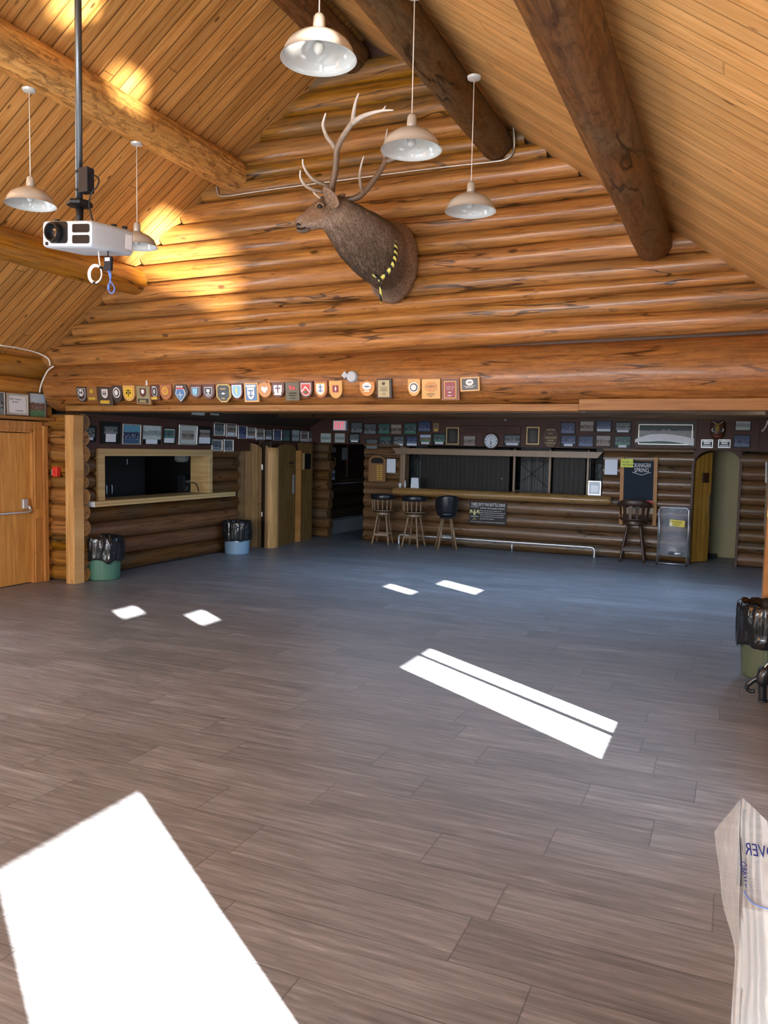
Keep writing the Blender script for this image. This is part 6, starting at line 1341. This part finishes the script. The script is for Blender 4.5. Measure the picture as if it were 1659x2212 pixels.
sheet('notice', 'white paper notice beside the arched honours board', (836, 991, 855, 1021), 'Y', BF, 'paper')
sheet('notice', 'white paper notice between the bar hatch and the chalkboard', (1307, 992, 1334.5, 1025), 'Y', BF, 'paper')
# bottle drive poster
A, B, D = PY(1015, 1083, BF), PY(1095, 1083, BF), PY(1015, 1130, BF); w_, h_ = B.x-A.x, A.z-D.z
bd = thing('bottle_drive_sign', 'black poster with white lettering about a bottle drive under the bar counter', 'sign', ((A.x+B.x)/2, BF, D.z))
MB().bx(-w_/2, w_/2, -0.008, 0.0, 0, h_).build('sheet', 'black', bd)
def ln(s, wd, hh_, x, z, mat='white_ink'): text('lettering', s, wd*w_, hh_*h_, mat, bd, (x*w_, -0.0085, z*h_))
ln('THREE SIXTY FIVE BOTTLE DRIVE', 0.92, 0.145, 0.0, 0.885); ln('SUPPORT THE NANAIMO HORNETS', 0.66, 0.06, 0.12, 0.72)
for i, (s_, wd) in enumerate((('Please take all of your empties to the', 0.58), ('Regent Road Bottle Depot at 4171 Hayes Rd', 0.67), ('North on the Bay that it is for the Nanaimo', 0.64), ('Hornets Rugby Club. They will then apply', 0.64), ('the value to our account.', 0.38))): ln(s_, wd, 0.055, -0.21+wd/2, 0.60-0.09*i)
ln('Help the fundraising. If you are challenging perks of Rugby it off you', 0.92, 0.05, 0.0, 0.085)
ln('NANAIMO', 0.22, 0.045, -0.36, 0.76); ln('HORNETS', 0.21, 0.05, -0.36, 0.325); ln('RUGBY', 0.07, 0.03, -0.36, 0.235, 'gold_ink'); ln('EST 1888', 0.1, 0.03, -0.36, 0.18, 'gold_ink')
cHN = cm('hornet_yellow', (0.62, 0.60, 0.25)); ex_ = -0.36*w_
m = MB().ball((ex_, -0.009, 0.47*h_), (0.024, 0.003, 0.04), 10, 6); m.ball((ex_, -0.009, 0.56*h_), (0.018, 0.003, 0.018), 10, 6)
for sx in (-1, 1):
    m.box((ex_+sx*0.055, -0.009, 0.555*h_), (0.026, 0.003, 0.06), Matrix.Rotation(sx*0.35, 3, 'Y')); m.box((ex_+sx*0.082, -0.009, 0.55*h_), (0.02, 0.003, 0.07), Matrix.Rotation(-sx*0.2, 3, 'Y')); m.tube([(ex_, -0.009, 0.6*h_), (ex_+sx*0.018, -0.009, 0.67*h_)], 0.0025, 5)
m.build('hornet_emblem', cHN, bd)
# foot rail
r0, r1 = PF(860, 1173), PF(1283, 1203); RY_ = 14.38; zr_ = 0.19
xs = [PY(862, 1163, RY_).x, PY(1106, 1175, RY_).x, PY(1284, 1185, RY_).x]
fr_ = thing('foot_rail', 'polished steel foot rail along the base of the bar', 'foot rail', (xs[0], RY_, 0))
L = xs[2]-xs[0]; MB().tube(smoothpath([(0, 0, 0.0), (0, 0, zr_-0.04), (0.04, 0, zr_), (0.15, 0, zr_)], 5)+[Vector((L/2, 0, zr_)), Vector((L-0.15, 0, zr_))]+smoothpath([(L-0.08, 0, zr_), (L-0.03, 0, zr_-0.01), (L, 0, zr_-0.05), (L, 0, 0.0)], 5), 0.019, 12).build('rail', 'steel', fr_, smooth='all')
MB().tube([(xs[1]-xs[0], 0, 0), (xs[1]-xs[0], 0, zr_)], 0.015, 10).build('post', 'steel', fr_, smooth='all')
# chalkboard
cb0 = PY(1340, 1100, BF-0.015); A, B = PY(1343, 994, BF-0.015), PY(1424, 994, BF-0.015); zb_, zt_ = PY(1380, 1122, BF-0.015).z, A.z; w_ = B.x-A.x; h_ = zt_-zb_
cbd = thing('chalkboard', 'tall chalkboard in a wooden frame with a white beer logo at the top', 'chalkboard', ((A.x+B.x)/2, BF-0.01, zb_), rot=(0, math.radians(-1), 0))
zs = h_*0.2
MB().bx(-w_/2+0.06, w_/2-0.06, -0.02, 0.0, zs, h_-0.02).build('slate', 'slate', cbd)
MB().bx(-w_/2, -w_/2+0.065, -0.035, 0.0, -0.1, h_+0.06).bx(w_/2-0.065, w_/2, -0.035, 0, -0.1, h_+0.06).build('frame', 'trim_v', cbd, bevel=0.003)
MB().bx(-w_/2+0.05, w_/2-0.05, -0.04, 0, zs-0.1, zs).build('tray', 'endgrain', cbd, bevel=0.003); MB().bx(0.13, 0.26, -0.03, -0.0, zs+0.02, zs+0.13).build('red_card', 'red', cbd)
cl = MB().prism([(-0.21, 0.0), (0.02, -0.09), (0.19, 0.01), (0.19, 0.13), (-0.21, 0.13)], -0.0, 0.002).build('logo_ground', 'slate', cbd); cl.location = (0.02, -0.0225, h_-0.2)
text('lettering', 'OKANAGAN', 0.30, 0.075, 'white_ink', cbd, (0.045, -0.0235, h_-0.08)); text('lettering', 'SPRING', 0.24, 0.075, 'white_ink', cbd, (0.045, -0.0235, h_-0.165))
m = MB().tube([(-0.11, 0, h_-0.2), (0.045, 0, h_-0.25), (0.20, 0, h_-0.2)], 0.005, 5).build('logo_outline', 'white_ink', cbd); m.location.y = -0.023
gn = sheet('glass_note', 'lime yellow handwritten note on the upper left corner of the chalkboard', (1341.5, 991, 1368, 1009), 'Y', BF-0.06, 'yellow_note', 'note', 0.004)
text('lettering', 'GLASS  -', gn['w']*0.8, 0.03, 'ink', gn, (0, -0.0055, gn['h']*0.64)); text('lettering', 'BARTENDER', gn['w']*0.8, 0.03, 'ink', gn, (0.01, -0.0055, gn['h']*0.3))
# can bag on a wire stand
bs = thing('bag_stand', 'clear recycling bag hung on a steel wire stand with a yellow note', 'bag stand', at_bar(1450, 1222, 0.02), math.radians(-3))
sw_, sh_ = 0.235, 0.97
MB().tube([(-sw_, 0.0, 0), (-sw_, 0.0, sh_-0.04), (-sw_+0.04, 0, sh_), (sw_-0.04, 0, sh_), (sw_, 0, sh_-0.04), (sw_, 0, 0)], 0.009, 8).tube([(-sw_, 0, 0.03), (sw_, 0, 0.03)], 0.009, 8).tube([(-sw_, 0.32, 0), (-sw_, 0.04, sh_-0.1)], 0.009, 8).tube([(sw_, 0.32, 0), (sw_, 0.04, sh_-0.1)], 0.009, 8).build('wire_frame', 'steel', bs, smooth='all')
for sx in (-1, 1): MB().lathe([(0.0005, -0.015), (0.02, -0.015), (0.02, 0.015), (0.0005, 0.015)], (sx*sw_, -0.01, 0.02), 14, Matrix.Rotation(PI/2, 3, 'Y')).build('foot', 'black', bs)
m = MB(); R = []; n = 40
for j in range(15):
    v = j/14; z = sh_+0.01-(sh_-0.14)*v; vs = []
    for i in range(n):
        a = 2*PI*i/n; ww = sw_*(1.04-0.1*math.sin(PI*v)+(0.28*max(0, v-0.55) if math.cos(a) > 0 else 0.02*v)); dd = 0.12+0.05*math.sin(PI*v)
        e = 0.022*noise.noise(Vector((3*math.cos(a), 3*math.sin(a), z*5)))*min(1, v*4); vs.append(((ww+e)*math.cos(a), 0.13+(dd+e)*math.sin(a), z+(0.05*noise.noise(Vector((2*math.cos(a), 2*math.sin(a), 1)))*v)))
    R.append(m.add(vs, []))
for a, b in zip(R, R[1:]):
    for k in range(n): m.f.append((a+k, a+(k+1) % n, b+(k+1) % n, b+k))
m.f.append(tuple(R[-1]+k for k in range(n))); m.build('plastic_bag', 'film_thin', bs, smooth='all')
nt = MB().bx(-0.12, 0.12, -0.004, 0.0, 0, 0.11).build('note', 'amber_note', bs); nt.location = (0.06, -0.03, 0.66); nt.rotation_euler = (0, 0.06, 0)
text('lettering', 'CANS', 0.15, 0.035, 'ink', bs, (0.06, -0.036, 0.735), rot=(0, 0.06, 0)); text('lettering', 'ONLY', 0.12, 0.03, 'ink', bs, (0.06, -0.036, 0.692), rot=(0, 0.06, 0))
for q in range(2):
    c_ = thing('drink_can', ('dark drink can lying at the left in the bottom of the clear bag', 'silver drink can lying at the right in the bottom of the clear bag')[q], 'can', bs.location+Vector((-0.02+0.1*q, 0.13, 0.19)), 0.6+q); MB().lathe([(0.0005, -0.06), (0.025, -0.06), (0.032, -0.05), (0.032, 0.05), (0.025, 0.06), (0.0005, 0.06)], (0, 0, 0), 18, Matrix.Rotation(PI/2, 3, 'X')).build('can_body', 'black' if q == 0 else 'steel', c_, smooth=40)
# open arched door at right
ld = struct(thing('door_4', None, None, (DX0+0.02, BY+0.12, 0), math.radians(52)))
LW = 0.42
oz = [(0, 0.01), (LW, 0.01), (LW, 1.90)]+[(LW*(1-k/6), 1.90-0.16*(k/6)**2) for k in range(1, 7)]
MB().prism(oz, 0.0, 0.045).build('leaf', 'yellow_plank', ld)
MB().bx(LW*0.42, LW*0.75, -0.03, 0.0, 1.38, 1.55).build('door_plate', 'walnut', ld, bevel=0.004); MB().bx(LW*0.55, LW*0.7, -0.034, -0.028, 1.43, 1.5).build('emblem', 'panel_red', ld)
MB().bx(LW*0.86, LW*0.97, -0.01, 0.0, 0.78, 1.18).build('push_plate', 'gilt', ld)
tag(MB().bx(DX0+0.22, DX0+0.42, BY+1.13, BY+1.24, 0.0, 0.06).build('door_stop', 'grey_box', bevel=0.01), 'low grey object on the floor beyond the open arched door', 'door stop')
# right edge: hung board, white cable, rack
hp = thing('hung_board', 'tan board with rounded corner hanging on the wall at the right edge of the bar', 'board', (0.47, 12.4, 0.72), PI/2)
MB().prism(rrect(1.5, 1.16, 0.16, 6, 0, 0.58), -0.0, 0.035).build('panel', cm('tan_laminate', (0.30, 0.23, 0.13)), hp, bevel=0.003); MB().ring(rrect(1.5, 1.16, 0.16, 6, 0, 0.58), rrect(1.46, 1.12, 0.15, 6, 0, 0.58), 0.0, 0.04).build('edge_band', 'stool_wood', hp)
MB().tube([(0.62, 0.0, 0.75), (0.62, 0.05, 0.75), (0.62, 0.06, 1.05)], 0.012, 8).build('bracket', 'steel', hp)
tag(MB().tube(smoothpath([PY(1659, 905, 13.9), PY(1656, 918, 13.9), PY(1649, 929, 13.9), PY(1645, 931, 13.9)], 5), 0.011, 7).build('hanging_cable', 'cord', smooth='all'), 'white cable curling down at the right edge above the bar wall', 'cable')
# black footed thing behind the trash bin edge: a folded black fan stand
bg = thing('black_stand', 'black rounded stand with a curled hook and splayed foot at the right edge', 'stand', PF(1650, 1516)+Vector((0.03, 0, 0)))
S = 0.0036
def q2(px, py, dy=0.0): return ((px-1656)*S, dy, max(0.0, (1516-py)*S))
m = MB().tube(smoothpath([q2(1634, 1466), q2(1624, 1474), q2(1615, 1485), q2(1615, 1493), q2(1621, 1497), q2(1629, 1495)], 5), [0.02]*10+[0.016]*15+[0.012], 10); m.build('hook', 'vinyl', bg, smooth='all')
m = MB().tube(smoothpath([q2(1664, 1425, 0.05), q2(1655, 1440, 0.03), q2(1646, 1455), q2(1643, 1475), q2(1644, 1500), q2(1645, 1513)], 5), [0.03]*8+[0.05]*8+[0.03]*9+[0.02], 12).ball(q2(1646, 1514), (0.036, 0.03, 0.012), 12, 6); m.build('leg', 'vinyl', bg, smooth='all')
MB().ball(q2(1672, 1458, 0.05), (0.085, 0.07, 0.15), 18, 12).build('body', 'vinyl', bg, smooth='all')
MB().tube(smoothpath([q2(1645, 1441, -0.03), q2(1650, 1433, -0.03), q2(1659, 1426, -0.02)], 4), 0.006, 6).build('trim_strip', 'conduit', bg, smooth='all')

# ------------------------------------------------------------------ polythene wrapped stand, bottom right corner
WY = 1.62
wr = thing('wrapped_table', 'tall folded table wrapped in clear printed polythene at the bottom right corner', 'table', (PY(1604, 1900, WY).x, WY, 0))
o3 = wr.location
def wp_(px, py, Y): return PY(px, py, Y)-o3
# the folded table inside: pale tops standing on edge with a dark rim
x_e, zt_ = wp_(1603, 1738, WY).x, wp_(1603, 1735, WY).z
MB().bx(x_e-0.001, x_e+0.013, 0.034, 0.05, zt_-0.18, zt_-0.03).build('table_edge', 'grey_box', wr, bevel=0.003)
MB().bx(x_e+0.010, x_e+0.42, 0.035, 0.06, 0.02, zt_-0.22).build('table_top', cm('pale_table_laminate', (0.36, 0.37, 0.37)), wr, bevel=0.006)

def drape(name, cols, seed, amp=0.010):
    """rows of pixel points with depth, resampled into a wrinkled sheet"""
    nu, nv = 22, 60; m = MB(); ids = []
    curves = [smoothpath([wp_(*p) for p in c], 10) for c in cols]
    for j in range(nv+1):
        line = [c[min(len(c)-1, int(round(j/nv*(len(c)-1))))] for c in curves]; line = smoothpath(line, 8); row = []
        for i in range(nu+1):
            p = line[min(len(line)-1, int(round(i/nu*(len(line)-1))))]; e = amp*min(1, 4*i/nu+0.15)
            nz = 1.3*noise.noise(Vector((p.x*6+p.z*3+seed, p.y*6, p.z*7)))+1.1*abs(noise.noise(Vector((p.x*9-p.z*6+seed, p.y*9, p.z*9))))-0.4
            row.append(p+Vector((0.5, -1, 0.2)).normalized()*nz*e)
        ids.append(m.add(row, []))
    for a, b in zip(ids, ids[1:]):
        for i in range(nu): m.f.append((a+i, a+i+1, b+i+1, b+i))
    return m.build(name, 'film', wr, smooth='all')
drape('plastic_cover', [[(1601, 1722, WY), (1598, 1800, WY-0.01), (1600, 1880, WY-0.01), (1597, 1960, WY-0.01), (1600, 2060, WY-0.01), (1597, 2140, WY-0.01), (1593, 2230, WY)],
               [(1578, 1754, WY+0.07), (1572, 1810, WY+0.06), (1578, 1880, WY+0.05), (1583, 1960, WY+0.04), (1592, 2050, WY+0.02), (1590, 2140, WY+0.01), (1587, 2230, WY+0.02)],
               [(1541, 1795, WY+0.18), (1545, 1830, WY+0.17), (1553, 1885, WY+0.15), (1562, 1955, WY+0.12), (1588, 2048, WY+0.03), (1587, 2130, WY+0.02), (1579, 2230, WY+0.03)]], 3, 0.006)
drape('plastic_cover', [[(1603, 1721, WY), (1600, 1800, WY-0.012), (1603, 1880, WY-0.012), (1600, 1960, WY-0.012), (1603, 2060, WY-0.012), (1600, 2140, WY-0.012), (1597, 2230, WY-0.005)],
               [(1632, 1748, WY-0.05), (1636, 1820, WY-0.06), (1634, 1900, WY-0.08), (1640, 1980, WY-0.09), (1640, 2060, WY-0.09), (1640, 2140, WY-0.08), (1640, 2230, WY-0.08)],
               [(1700, 1815, WY-0.12), (1720, 1880, WY-0.14), (1730, 1960, WY-0.16), (1730, 2010, WY-0.18), (1730, 2070, WY-0.18), (1730, 2150, WY-0.16), (1730, 2230, WY-0.16)]], 8, 0.014)
o = text('lettering', 'OVER', 0.06, 0.022, 'blue_ink', wr, wp_(1642, 1838, WY-0.08), extrude=0.0002, flip=True); o.rotation_euler = (0.0, -0.25, -0.55)
o = text('lettering', 'TOWARD', 0.055, 0.013, 'blue_ink', wr, wp_(1612, 1895, WY-0.045), extrude=0.0002, flip=True); o.rotation_euler = (0.0, 1.25, -0.5)
m = MB().tube(smoothpath([wp_(1607, 1925, WY-0.04), wp_(1620, 1945, WY-0.07), wp_(1640, 1958, WY-0.1), wp_(1680, 1968, WY-0.12)], 6), 0.0013, 5); m.build('printed_line', 'blue_cable', wr)
